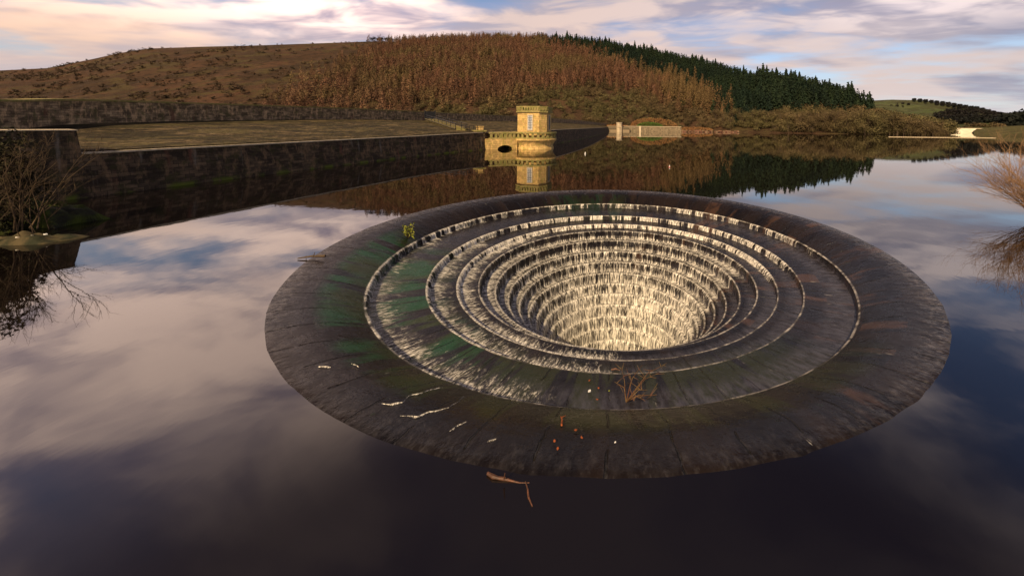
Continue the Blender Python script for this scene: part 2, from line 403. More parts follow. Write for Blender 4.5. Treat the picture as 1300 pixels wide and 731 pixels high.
# thin trickles that catch white
tr = t.m('MULTIPLY', t.rng(t.noise(t.comb(t.m('MULTIPLY', cs, 40), t.m('MULTIPLY', sn, 40), t.m('MULTIPLY', r_, .9)), 1.2, 4, .65), .68, .74), t.rng(t.noise(P, .45, 3), .45, .58))
c = t.mix(t.m('MULTIPLY', tr, .6), c, (.5, .47, .42))
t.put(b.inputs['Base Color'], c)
t.put(b.inputs['Roughness'], t.m('ADD', .12, t.m('MULTIPLY', rip2, .32))); b.inputs['Specular IOR Level'].default_value = .17
h_ = t.m('ADD', t.m('MULTIPLY', rip, .5), t.m('MULTIPLY', t.m('MULTIPLY', rip2, film), 1.3))
h_ = t.m('ADD', h_, t.m('MULTIPLY', t.noise(P, 2.2, 5, .65), .9)); h_ = t.m('SUBTRACT', h_, t.m('MULTIPLY', jm, 1.0))
bump(t, b, h_, .7, .05)
M['bell'] = m_
spill = empty('bellmouth_spillway', (BX, BY, 0))
tag(spill, 'huge round stone bellmouth overflow stepping down into a dark shaft in the reservoir', 'spillway')
mesh('stone_funnel', V.reshape(-1, 3), F, M['bell'], spill, True, attrs={'rad': rad_attr, 'lip': lip_attr, 'tread_sheen': sheen_attr})
sm = spill.children[0].data
sm.set_sharp_from_angle(angle=R(35)) if hasattr(sm, 'set_sharp_from_angle') else None

# falling and foaming water over each step
m_, t, b = mat('foaming_water')
P, x, y, z, r_, th_ = polar(t)
cs, sn = t.m('COSINE', th_), t.m('SINE', th_)
fa = t.new('ShaderNodeAttribute'); fa.attribute_name = 'foam'; foam = fa.outputs['Fac']
fv = t.new('ShaderNodeAttribute'); fv.attribute_name = 'run'; run = fv.outputs['Fac']
def stv(k, kr):
    return t.comb(t.m('MULTIPLY', t.m('MULTIPLY', cs, r_), k), t.m('MULTIPLY', t.m('MULTIPLY', sn, r_), k), t.m('MULTIPLY', run, kr))
s1 = t.noise(stv(13., 1.5), 1., 5, .62, .3); s2 = t.noise(stv(2.6, 1.1), 1., 3, .55, .3); s3 = t.noise(stv(34., 4.), 1., 3, .65, .3)
sig = t.m('ADD', t.m('ADD', t.m('MULTIPLY', s1, .50), t.m('MULTIPLY', s2, .22)), t.m('MULTIPLY', s3, .28))
lo = t.m('SUBTRACT', .66, t.m('MULTIPLY', foam, .38))
al = t.m('MULTIPLY', t.rng(sig, lo, t.m('ADD', lo, .26)), t.rng(s3, .2, .5, .5, 1.))
t.put(b.inputs['Base Color'], t.mix(t.rng(t.m('ADD', t.m('MULTIPLY', s3, .5), t.m('MULTIPLY', s1, .5)), .38, .60), (.13, .115, .095), (.86, .80, .69)))
b.inputs['Roughness'].default_value = .55; t.put(b.inputs['Alpha'], al)
bump(t, b, t.m('ADD', sig, t.m('MULTIPLY', s1, 1.)), .45, .06)
M['foam'] = m_

def am(thd, centre, half, soft):
    d = np.abs((thd - centre + 180) % 360 - 180)
    return np.clip((half + soft - d) / (2 * soft), 0, 1)
thd = np.degrees(th)
for i, (lr, lz) in enumerate(LIPS):
    foot = FEET[i]; nr, nz = LIPS[i + 1] if i + 1 < len(LIPS) else (2.4, -9.6)
    width = lr - .05 - nr
    tw = min(width, [1.15, 1.0, .9][i] if i < 3 else width)
    rows = [(lr + .05, lz + .02, 0), (lr - .02, lz + .018, .08), (lr - .07, lz - .05, .16)]
    H = lz - foot
    for k in (.3, .55, .8, 1.): rows.append((lr - .08 - .05 * k, lz - H * k * .97 - .0, .2 + H * k))
    for k in (.2, .45, .75, 1.):
        q = min(1., (.14 + (tw - .1) * k) / max(width, .01)); rows.append((lr - .05 - width * q, foot + (nz - foot) * q + .022, .2 + H + tw * k * 2.4))
    nrow = len(rows); V = np.zeros((nrow, NA, 3)); FO = np.zeros((nrow, NA)); RU = np.zeros((nrow, NA)); RA = np.zeros((nrow, NA))
    # 1. how much white water falls at each angle of this step
    gaps = fbm2(thd / 1.6, np.zeros_like(thd) + i * 13., 1., i, 3); gp_ = lambda t0: np.clip((gaps - t0) / .05, 0, 1)
    for k, (r0, z0, ru) in enumerate(rows):
        onfall = k < 7
        if i == 0:
            fall = .30 + .5 * am(thd, 85, 80, 18) + .45 * am(thd, 200, 45, 12); fall *= 1 - .82 * am(thd, 308, 44, 4)
            fall = .85 * fall - .8 * gp_(.52); tread = .74 * am(thd, 214, 48, 6) * (1 - .3 * am(thd, 190, 20, 10)) + .25 * am(thd, 140, 30, 10)
        elif i == 1:
            fall = .35 + .6 * am(thd, 75, 80, 18) + .6 * am(thd, 205, 50, 12); fall *= 1 - .82 * am(thd, 308, 42, 4)
            fall = .9 * fall - .7 * gp_(.57); tread = .76 * am(thd, 213, 55, 3) + .1 * am(thd, 350, 18, 6)
        elif i == 2:
            fall = .55 + .55 * am(thd, 70, 85, 18) + .5 * am(thd, 205, 60, 6); fall *= 1 - am(thd, 305, 42, 5)
            fall = .9 * fall - .5 * gp_(.58); tread = .78 * am(thd, 205, 66, 4) + .45 * am(thd, 75, 75, 15)
        else:
            d_ = min((i - 3) / 6, 1.)
            fall = .36 + .40 * d_ + .10 * am(thd, 200, 70, 30) + .12 * am(thd, 60, 70, 20); keep = 1 - am(thd, 312, 46 - 14 * d_, 8) * (1 - .2 * d_)
            fall = fall * keep - .30 * gp_(.5) * (1 - .7 * d_) * keep; tread = (.88 - .12 * d_) * keep
        fall = fall * (.68 + .62 * fbm2(thd / 14., thd * 0 + i * 5.5, 1., 21, 3))
        if onfall:
            edge = .25 if k < 2 else 0
            f_ = fall + edge * (fall > .1)
            if k >= 5: f_ = np.maximum(f_, .6 * tread + .4 * fall)
        else:
            kk = (k - 7) / 3.
            fade = (1 - .72 * kk) * (.45 + .95 * fbm2(thd / 5, thd * 0 + i, 1., 9, 3)) if i < 3 else (1 - .45 * kk) + (.25 if kk == 1 else 0)
            f_ = tread * fade
        n_ = (fbm2(np.cos(th) * lr * 3.1, np.sin(th) * lr * 3.1, 1.7, i + 3, 3) - .5)
        jr = n_ * (.10 if (2 < k < 9) else .02); jz = (0.04 * np.abs(n_) if k >= 6 else 0)
        V[k, :, 0] = offx(lr if onfall else r0) + (r0 + jr) * np.cos(th); V[k, :, 1] = (r0 + jr) * np.sin(th); V[k, :, 2] = z0 + jz
        FO[k] = np.clip(f_, 0, 1.3); RU[k] = ru + i * 7.; RA[k] = lr
    FO = np.where(FO < .06, -.9, FO)
    ii, qq = np.meshgrid(np.arange(nrow - 1), np.arange(NA), indexing='ij'); q2 = (qq + 1) % NA
    F = np.stack([ii * NA + qq, ii * NA + q2, (ii + 1) * NA + q2, (ii + 1) * NA + qq], -1)
    keepf = (np.maximum(np.maximum(FO[:-1], FO[1:]), np.maximum(np.roll(FO, -1, 1)[:-1], np.roll(FO, -1, 1)[1:])) > 0)
    F = F[keepf]
    mesh('water_curtain', V.reshape(-1, 3), F, M['foam'], spill, True, attrs={'foam': FO.ravel(), 'run': RU.ravel(), 'rad': RA.ravel()})

# ------------------------------------------------------------------ dam
def curve(pts, n):
    """Catmull-Rom through 3-D points"""
    pts = [Vector(p) for p in pts]; P_ = [2 * pts[0] - pts[1]] + pts + [2 * pts[-1] - pts[-2]]; out = []
    for i in range(1, len(P_) - 2):
        for k in range(n):
            u = k / n; a, b_, c_, d = P_[i - 1:i + 3]
            out.append(.5 * ((2 * b_) + (c_ - a) * u + (2 * a - 5 * b_ + 4 * c_ - d) * u * u + (3 * b_ - a - 3 * c_ + d) * u ** 3))
    out.append(P_[-2]); return out
def sweep(name, rows, m, parent, smooth=False, close=False):
    """rows: lists of points of equal length, quads between successive rows"""
    n = len(rows[0]); V = [tuple(p) for r_ in rows for p in r_]
    arc = [0.]
    for i in range(1, n): arc.append(arc[-1] + (Vector(rows[0][i]) - Vector(rows[0][i - 1])).length)
    F = []; R_ = len(rows)
    for k in range(R_ - 1 + (1 if close else 0)):
        k2 = (k + 1) % R_
        for i in range(n - 1): F.append((k * n + i, k * n + i + 1, k2 * n + i + 1, k2 * n + i))
    if close:
        F.append(tuple(k * n for k in range(R_))); F.append(tuple(k * n + n - 1 for k in range(R_))[::-1])
    return mesh(name, V, F, m, parent, smooth, attrs={'arc': arc * R_})
def offset(line, d, dz=0.):
    """shift a plan curve sideways: +d towards the water (right hand side)"""
    out = []
    for i, p in enumerate(line):
        tg = (line[min(i + 1, len(line) - 1)] - line[max(i - 1, 0)]); tg.z = 0; tg.normalize()
        out.append(p + Vector((tg.y, -tg.x, 0)) * d + Vector((0, 0, dz)))
    return out
foot_l = curve([(-36.0, 2, 0), (-36.0, 14, 0), (-35.2, 26, 0), (-33.2, 42, 0), (-30.6, 58, 0), (-26.2, 74, 0), (-20.5, 87, 0), (-14.5, 105, 0), (-8, 165, 0), (-3, 260, 0), (1.5, 372, 0)], 10)
N_ = len(foot_l)
def wall_h(y_): return float(interp(y_, [(0, 3.25), (26, 3.22), (42, 3.35), (58, 3.5), (74, 3.8), (105, 4.25), (165, 4.4), (372, 4.4)]))
top_f = [Vector((p.x, p.y, wall_h(p.y))) for p in offset(foot_l, -.55)]
base_f = [Vector((p.x, p.y, -1.5)) for p in offset(foot_l, .2)]
dam = empty('reservoir_dam', (-40, 40, 0)); dam.location = (0, 0, 0)
tag(dam, 'long stone faced dam embankment with dark lower wall and parapet on the left', 'dam')
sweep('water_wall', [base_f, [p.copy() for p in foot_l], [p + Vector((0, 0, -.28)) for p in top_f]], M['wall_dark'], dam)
cpo = [p + Vector((0, 0, -.28)) for p in offset(top_f, .10)]
sweep('coping', [cpo, [p + Vector((0, 0, .12)) for p in cpo], [p + Vector((0, 0, -.14)) for p in offset(top_f, -.30)], [p + Vector((0, 0, -.28)) for p in offset(top_f, -.30)]], M['coping'], dam, close=True)
par = curve([(-40, 4, 4.2), (-46, 17, 4.3), (-51.4, 30, 4.35), (-55.5, 38, 4.9), (-59.5, 56, 5.5), (-59.3, 80, 6.1), (-54, 108, 6.4), (-46, 140, 6.7), (-31, 190, 6.8), (-14, 280, 6.3), (-1.0, 385, 5.6)], 10)
pn = len(par)
# pitched slope between the two walls
inner = offset(top_f, -.2)
rows = []
for k in range(9):
    f_ = k / 8; row = []
    for i in range(N_):
        q = i / (N_ - 1) * (pn - 1); a = par[int(q)]; b_ = par[min(int(q) + 1, pn - 1)]; pp = a.lerp(b_, q - int(q))
        v = inner[i].lerp(pp, f_); v.z = inner[i].z - .06 + (pp.z - inner[i].z + .06) * (f_ ** 1.1); row.append(v)
    rows.append(row)
m_, t, b = mat('stone_pitched_slope')
P = t.new('ShaderNodeNewGeometry').outputs['Position']
aa = t.new('ShaderNodeAttribute'); aa.attribute_name = 'arc'
n_ = t.noise(t.vmul(P, (1, .45, 6)), 1.1, 7, .78); n2_ = t.noise(P, .25, 4, .6); v_ = t.new('ShaderNodeTexVoronoi'); t.l.new(P, v_.inputs['Vector']); v_.inputs['Scale'].default_value = 2.2
c = t.mix(t.rng(n_, .40, .62), (.016, .012, .006), (.19, .135, .068))
c = t.mix(t.rng(n2_, .42, .62, 0, .7), c, (.085, .07, .026))
c = t.mix(t.rng(t.noise(t.vmul(P, (1, .5, 3)), .30, 7, .8), .45, .55, 0, .8), c, (.022, .018, .009))
c = t.mix(t.rng(v_.outputs['Distance'], .25, .05, 0, .5), c, (.05, .04, .02))
t.put(b.inputs['Base Color'], c); b.inputs['Roughness'].default_value = .9; b.inputs['Specular IOR Level'].default_value = .1
bump(t, b, t.m('ADD', n_, v_.outputs['Distance']), .8, .15); M['slope'] = m_
sweep('pitched_slope', rows, M['slope'], dam, True)
pf = [p + Vector((0, 0, -.3)) for p in par]; ph = 2.42
pt = [Vector((p.x, p.y, p.z + ph)) for p in offset(par, -.12)]
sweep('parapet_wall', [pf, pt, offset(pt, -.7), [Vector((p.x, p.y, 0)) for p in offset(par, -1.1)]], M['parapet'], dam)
po = offset(pt, .10)
sweep('parapet_coping', [po, [p + Vector((0, 0, .2)) for p in po], [p + Vector((0, 0, .2)) for p in offset(po, -.9)], offset(po, -.9)], M['mossy'], dam, close=True)
# raised block of the lower wall at the far left and its sloping end
rb_ = [p for p in foot_l if p.y < 25.4]
blk = MB()
r0 = offset(rb_, .06, -1); r1 = [Vector((p.x, p.y, 4.55)) for p in offset(rb_, -.5)]
r1[-1] = r1[-1] + Vector((0, -.6, 0)); r2 = offset(r1, -1.6); r3 = [Vector((p.x, p.y, 3.0)) for p in offset(r1, -1.8)]
sweep('raised_wall_block', [r0, r1, r2, r3], M['wall_dark'], dam, close=True)
c1_ = offset(r1, .12); c2_ = offset(r1, -.7)
sweep('block_coping', [c1_, [p + Vector((0, 0, .06)) for p in c1_], [p + Vector((0, 0, .10)) for p in c2_], c2_], M['coping'], dam, close=True)

# ------------------------------------------------------------------ steps and railing on the dam slope
A_ = at_y(546, 152.5, 100); B_ = at_y(584, 167.5, 78); A_.z = 6.3; B_.z = 3.95
A_ = Vector((-50.0, 100.5, 6.35)); B_ = Vector((-30.9, 75.5, 3.95))
st_ = empty('slope_steps', A_); tag(st_, 'stone stairs with dark railings running down the dam slope to the tower wall', 'stairs')
dirv = (B_ - A_); L = dirv.length; side = Vector((dirv.y, -dirv.x, 0)).normalized()
mb = MB(); ns = 26
for k in range(ns):
    p = A_.lerp(B_, (k + .5) / ns) - A_; mb.box(p + Vector((0, 0, .18)), (2.0, L / ns * 1.02, .5), math.atan2(dirv.y, dirv.x) - PI / 2)
mb.build('flight', M['mossy'], st_)
mb = MB()
for sgn in (-1, 1): mb.tube([(p - A_) + side * sgn * 1.15 + Vector((0, 0, .35)) for p in (A_, B_)], .22, 4)
mb.build('kerb', M['moor_dark'], st_)
for sgn in (-1, 1):
    mb = MB()
    for k in range(9):
        p = A_.lerp(B_, k / 8) - A_ + side * sgn * 1.15; mb.tube([p + Vector((0, 0, .3)), p + Vector((0, 0, 1.55))], .07, 6)
    for hh in (.95, 1.5): mb.tube([(p - A_) + side * sgn * 1.15 + Vector((0, 0, hh)) for p in (A_, B_)], .06, 6)
    mb.build('railing', M['black'], st_)
g = MB()
gz = math.atan2(dirv.y, dirv.x) - PI / 2
for hx in (-1.3, 1.3): g.box((hx * math.cos(gz) , hx * math.sin(gz), 1.4), (.25, .25, 2.8), gz)
for hx in np.linspace(-1.1, 1.1, 9): g.box((hx * math.cos(gz), hx * math.sin(gz), 1.35), (.14, .1, 2.3), gz)
for hz in (.35, 1.4, 2.4): g.box((0, 0, hz), (2.5, .12, .16), gz)
g.box((0, 0, 1.35), (2.2, .05, 2.3), gz); g.build('gate', M['black'], st_)
# railing along the crest by the tower
fr_ = empty('wall_railing', B_); tag(fr_, 'low dark metal railing along the wall top between stairs and tower bridge', 'railing')
e1 = Vector((-27.0, 76.6, 3.95)) - B_
for k in range(6):
    mb = MB(); p = e1 * (k / 5); mb.tube([p, p + Vector((0, 0, 1.15))], .05, 6); mb.build('post', M['black'], fr_)
mb = MB()
for hh in (.6, 1.12): mb.tube([Vector((0, 0, hh)), e1 + Vector((0, 0, hh))], .045, 6)
mb.build('rail', M['black'], fr_)

# ------------------------------------------------------------------ valve tower and bridge
TC = at(678, 188.5, 0); TC = Vector((TC.x, 82.5, 0)); TC.x = (678.8 - CX) / FPX * 82.5
K = 82.5 / FPX                                     # metres per photo pixel at the tower
view = math.atan2(-TC.y, -TC.x)                    # direction tower -> camera
tw = empty('valve_tower', TC); tag(tw, 'golden stone valve tower with tall window and crenellated balcony standing in the water', 'tower')
face = view - R(17)                                # long face normal, turned to the camera's left
def octo(half, ch, z0=None):
    """square of half-width `half` with corners cut by ch, first long face along `face`"""
    pts = []
    for k in range(4):
        a = face + k * PI / 2
        n_, s_ = Vector((math.cos(a), math.sin(a))), Vector((-math.sin(a), math.cos(a)))
        pts += [n_ * half - s_ * (half - ch), n_ * half + s_ * (half - ch)]
    return [(p.x, p.y) for p in pts]
yz = lambda py: CH + (159 - py) * K
mb = MB()
H0, Hb, H1, H2 = yz(182.5), yz(170.5), yz(143.2), yz(136.0)
Rb = 27.5 * K
mb.lathe([(Rb * .88, -3), (Rb * .88, .3), (Rb * .85, .42), (Rb * .85, .75), (Rb * .87, 1.1), (Rb * .92, 1.5), (Rb * .98, 1.78), (Rb * 1.0, 1.85), (Rb * 1.01, 2.25), (0, 2.27)], 72)
mb.build('drum_base', M['tower'], tw, True)
mb = MB(); zb = 2.27; zt = 3.75
for k in range(26):
    a = k * 2 * PI / 26; mb.box(((Rb - .32) * math.cos(a), (Rb - .32) * math.sin(a), (zb + zt) / 2 + .0), (.42, .52, zt - zb - .5), a)
mb.lathe([(Rb - .52, zb), (Rb - .02, zb), (Rb - .02, zb + .3), (Rb - .52, zb + .3), (Rb - .52, zb)], 56)
mb.lathe([(Rb - .6, zt - .35), (Rb + .08, zt - .35), (Rb + .08, zt), (Rb - .6, zt), (Rb - .6, zt - .35)], 56)
mb.build('balustrade', M['mossy'], tw)
hw = 18.6 * K; ch_ = hw * .42
mb = MB(); mb.prism(octo(hw, ch_), 2.27, H1)
mb.build('shaft', M['tower'], tw)
mb = MB(); mb.prism(octo(hw + .28, ch_ + .1), H1 - .003, H1 + .32); mb.prism(octo(hw + .14, ch_ + .05), H1 + .32, H1 + .5)
mb.build('cornice', M['mossy'], tw)
mb = MB(); oc = octo(hw + .16, ch_ + .05)
for k in range(8):
    p, q = Vector(oc[k]), Vector(oc[(k + 1) % 8]); d = q - p; nb = max(3, round(d.length / .62))
    for j in range(nb):
        c_ = p + d * ((j + .5) / nb); mb.box((c_.x, c_.y, H1 + .82), (d.length / nb * .55, .22, .64), math.atan2(d.y, d.x))
mb.build('parapet_balusters', M['mossy'], tw)
o1, i1 = octo(hw + .26, ch_ + .08), octo(hw - .12, ch_)
V = [(x_, y_, z_) for z_ in (H1 + 1.12, H1 + 1.38) for pl in (o1, i1) for x_, y_ in pl]
F = []
for k in range(8):
    k2 = (k + 1) % 8; F += [(k, k2, 16 + k2, 16 + k), (8 + k2, 8 + k, 24 + k, 24 + k2), (16 + k, 16 + k2, 24 + k2, 24 + k), (k2, k, 8 + k, 8 + k2)]
mesh('parapet_cap', V, F, M['mossy'], tw)
def window(a, z0, z1, wd, along=0., off=hw):
    n_ = Vector((math.cos(a), math.sin(a), 0)); s_ = Vector((-math.sin(a), math.cos(a), 0)); rz = a + PI / 2
    c0 = n_ * (off + .02) + s_ * along; zc = (z0 + z1) / 2
    f_ = MB()
    for sx in (-1, 1): f_.box(c0 + s_ * sx * (wd / 2 + .07) + Vector((0, 0, zc)), (.2, .16, z1 - z0 + .3), rz)
    for zz in (z0 - .08, z1 + .08): f_.box(c0 + Vector((0, 0, zz)), (wd + .35, .20, .2), rz)
    fo = f_.build('window', M['coping'], tw)
    g_ = MB(); g_.box(c0 + Vector((0, 0, zc)) - n_ * .0, (wd, .06, z1 - z0), rz); g_.build('pane', M['glass'], fo)
    b2 = MB()
    for sx in (-.17, .17): b2.box(c0 + s_ * sx * wd + n_ * .05 + Vector((0, 0, zc)), (.06, .06, z1 - z0), rz)
    for q in range(1, 6): b2.box(c0 + n_ * .055 + Vector((0, 0, z0 + (z1 - z0) * q / 6)), (wd, .05, .05), rz)
    b2.build('glazing_bar', M['black'], fo)
for k in (0, 1, 2, 3): window(face + k * PI / 2, yz(164.5), yz(147), 1.0, 0)
for k in range(8):  # pilaster strips at the shaft corners
    pass
# bridge from the dam wall to the tower
w0 = Vector((-25.9, 77.2, 0)); w1 = Vector((TC.x, TC.y, 0)) + (w0 - Vector((TC.x, TC.y, 0))).normalized() * (Rb * .93)
br_ = empty('tower_bridge', w0); tag(br_, 'small stone arch bridge with balustrade linking dam wall to valve tower', 'bridge')
bd = (w1 - w0); bl = bd.length; bd.normalize(); bs = Vector((-bd.y, bd.x, 0)); brz = math.atan2(bd.y, bd.x)
def bp(x_, z_, s_): v = bd * x_ + bs * s_; return (v.x, v.y, z_)
arch = [(bl * .58 + 1.6 * math.cos(PI - PI * k / 14), .0 + .85 * math.sin(PI * k / 14)) for k in range(15)]
outl = [(-.8, -2.5), (arch[0][0], -2.5)] + [(a, z_) for a, z_ in arch] + [(arch[-1][0], -2.5), (bl + .2, -2.5), (bl + .2, 2.27), (-.8, 2.27)]
V = [bp(a, z_, -1.6) for a, z_ in outl] + [bp(a, z_, 1.6) for a, z_ in outl]; k_ = len(outl)
ptop = k_ - 2
F = []
for s_ in (0, k_):
    left = [0, 1] + list(range(2, 10)) + [k_ - 1]; rightp = list(range(9, k_ - 1)) + [k_ - 1]
    for poly in (left, rightp):
        f_ = [s_ + q for q in poly]; F.append(tuple(f_) if s_ == 0 else tuple(f_[::-1]))
F += [(i, i + 1 if i + 1 < k_ else 0, k_ + (i + 1) % k_, k_ + i) for i in range(k_)]
mesh('arch', V, F, M['tower'], br_)
mb = MB(); nb = max(6, int(bl / .95))
for sg in (-1.42, 1.42):
    for j in range(nb):
        p = bp(bl * (j + .5) / nb, 2.27 + .62, sg); mb.box(p, (.48, .3, .9), brz)
    mb.box(bp(bl / 2, 2.27 + .12, sg), (bl, .4, .24), brz); mb.box(bp(bl / 2, 3.52, sg), (bl, .46, .34), brz)
mb.build('balustrade', M['mossy'], br_)
gp = empty('bridge_pier', w0 - bd * 1.4); tag(gp, 'stepped stone pier with gate posts at the wall end of the tower bridge', 'pier')
mb = MB(); mb.box((-.5, 0, .9), (2.0, 3.4, 5.8), brz); mb.build('pier_body', M['wall_dark'], gp)
mb = MB(); mb.box((-.4, 0, 3.95), (2.4, 3.8, .3), brz); mb.build('pier_cap', M['mossy'], gp)
for sg in (-1, 1):
    mb = MB(); q = bs * sg * 1.45 - bd * .2; mb.box((q.x, q.y, 4.45), (.8, .7, .7), brz); mb.box((q.x, q.y, 4.87), (1.0, .9, .14), brz); mb.build('gate_post', M['tower'], gp)

# ------------------------------------------------------------------ hills
def col_terrain(name, pxs, ridge, ridgeY, shoreY, m, power=.9, ny=70, back=1.6, rough_=6., seed=1, sink=None, h0=-1.5):
    V = []; P2 = []
    for px in pxs:
        ry = float(interp(px, ridgeY)); sy_ = float(interp(px, shoreY)); rp = at_y(px, float(interp(px, ridge)), ry); hr = rp.z
        s_ = rp.x / ry
        for k in range(ny):
            f_ = k / (ny - 1) * back
            Y = sy_ + (ry - sy_) * f_
            g_ = min(f_, 1.); hh = h0 + (hr - h0) * (g_ ** power)
            if f_ > 1: hh = hr - (f_ - 1) * (hr * .25)
            V.append((s_ * Y, Y, hh)); P2.append(min(f_, 1.))
    V = np.array(V); f_ = np.array(P2)
    nz = (fbm2(V[:, 0], V[:, 1], 1 / 90., seed, 4) - .5) * rough_ * 2 * np.sin(np.clip(f_, 0, 1) * PI)
    V[:, 2] += nz
    if sink is not None: V[:, 2] = sink(V)
    a, b_ = np.meshgrid(np.arange(len(pxs) - 1), np.arange(ny - 1), indexing='ij')
    F = np.stack([a * ny + b_, (a + 1) * ny + b_, (a + 1) * ny + b_ + 1, a * ny + b_ + 1], -1).reshape(-1, 4)
    o = mesh(name, V, F, m, None, True); o['kind'] = 'structure'; return o, V.reshape(len(pxs), ny, 3)
RIDGE = [(-500, 120), (-150, 100), (0, 89), (60, 86), (120, 74), (150, 67), (190, 61), (250, 59), (330, 57), (400, 54.5), (470, 52), (520, 53), (600, 50.5), (640, 50), (720, 54), (760, 60), (830, 74), (880, 84),
         (930, 99), (980, 113), (1030, 124), (1080, 140), (1110, 150), (1150, 158), (1205, 168)]
RIDGEY = [(-500, 700), (0, 760), (330, 760), (500, 860), (640, 860), (760, 760), (880, 660), (980, 580), (1050, 520), (1110, 450), (1205, 370)]
SHOREY = [(-500, 300), (300, 330), (650, 385), (770, 385), (865, 400), (1000, 360), (1100, 335), (1205, 322)]
def moor(name, cols, s1=.012, s2=.05):
    m_, t, b = mat(name); P = t.new('ShaderNodeNewGeometry').outputs['Position']
    c = t.mix(t.rng(t.noise(P, s1, 6, .65), .38, .62), cols[0], cols[1])
    c = t.mix(t.rng(t.noise(P, s1 * 2.3, 6, .65, .6), .50, .60, 0, .9), c, cols[2])
    c = t.mix(t.rng(t.noise(P, s2 * 2, 6, .7), .48, .62, 0, .75), c, cols[3])
    t.put(b.inputs['Base Color'], c); b.inputs['Roughness'].default_value = .95; b.inputs['Specular IOR Level'].default_value = .05
    bump(t, b, t.noise(P, s2 * 4, 6, .7), 1., 3.5); return m_
M['moor'] = moor('moorland', ((.088, .048, .028), (.048, .031, .019), (.075, .056, .025), (.032, .022, .015)))
pxs = list(np.linspace(-500, 1206, 190))
hill, HV = col_terrain('hill', pxs, RIDGE, RIDGEY, SHOREY, M['moor'], .92, 80, 1.7, 8.)
def hill_pt(px, f_):
    """point on the hill at photo column px and fraction f_ from shore (0) to ridge (1)"""
    i = (px - pxs[0]) / (pxs[-1] - pxs[0]) * (len(pxs) - 1); k = f_ / 1.7 * 79
    i0 = int(np.clip(i, 0, len(pxs) - 2)); k0 = int(np.clip(k, 0, 78)); a, b_ = i - i0, k - k0
    q = (HV[i0, k0] * (1 - a) + HV[i0 + 1, k0] * a) * (1 - b_) + (HV[i0, k0 + 1] * (1 - a) + HV[i0 + 1, k0 + 1] * a) * b_
    return Vector(q)
# distant hills to the right
M['far'] = moor('far_pasture', ((.075, .095, .035), (.06, .06, .028), (.095, .105, .045), (.045, .04, .022)), .004, .012)
fpx = list(np.linspace(1060, 1700, 90))
fr2, FV = col_terrain('far_hill', fpx, [(1060, 128), (1110, 127), (1130, 126), (1160, 126.5), (1200, 131), (1240, 138), (1275, 146), (1300, 152), (1450, 150), (1700, 120)],
                      [(1060, 1900), (1700, 1700)], [(1060, 900), (1150, 900), (1180, 780), (1240, 560), (1300, 480), (1700, 420)], M['far'], .8, 50, 1.5, 14., 5)
M['olive'] = moor('olive_meadow', ((.13, .12, .045), (.10, .085, .035), (.15, .13, .05), (.07, .06, .03)), .02, .08)
npx = list(np.linspace(1236, 1750, 50))
nr2, NV = col_terrain('meadow', npx, [(1236, 165.5), (1250, 162), (1270, 160), (1300, 159), (1750, 120)], [(1236, 560), (1300, 520), (1750, 480)],
                      [(1236, 430), (1300, 300), (1750, 200)], M['olive'], .8, 30, 1.8, 2., 8, h0=-.6)

# ------------------------------------------------------------------ trees
def tri_cloud(C, size, rs, flat=.5, N=None):
    """one small triangle around each centre, facing roughly along N where given"""
    n = len(C)
    if N is not None:
        N = N + rs.normal(size=(n, 3)) * .42; N /= np.linalg.norm(N, axis=1, keepdims=True) + 1e-9
        q = rs.normal(size=(n, 3)); u = np.cross(N, q); u /= np.linalg.norm(u, axis=1, keepdims=True) + 1e-9; v = np.cross(N, u)
        sz = np.asarray(size).reshape(-1, 1) * np.ones((n, 1)); L3 = rs.uniform(.7, 1.5, (n, 3))
        P3 = [C + (u * math.cos(a) + v * math.sin(a)) * sz * L3[:, k:k + 1] for k, a in enumerate((0, 2.1, 4.2))]
        return np.stack(P3, 1).reshape(-1, 3), np.arange(3 * n).reshape(-1, 3)
    a = rs.normal(size=(n, 3)); b = rs.normal(size=(n, 3)); c = rs.normal(size=(n, 3))
    a[:, 2] *= flat; b[:, 2] *= flat; c[:, 2] *= flat
    def nrm(v): return v / np.linalg.norm(v, axis=1, keepdims=True)
    a, b, c = nrm(a), nrm(b), nrm(c); sz = np.asarray(size).reshape(-1, 1) * np.ones((n, 1))
    V = np.stack([C + a * sz, C + b * sz, C + c * sz], 1).reshape(-1, 3)
    return V, np.arange(3 * n).reshape(-1, 3)
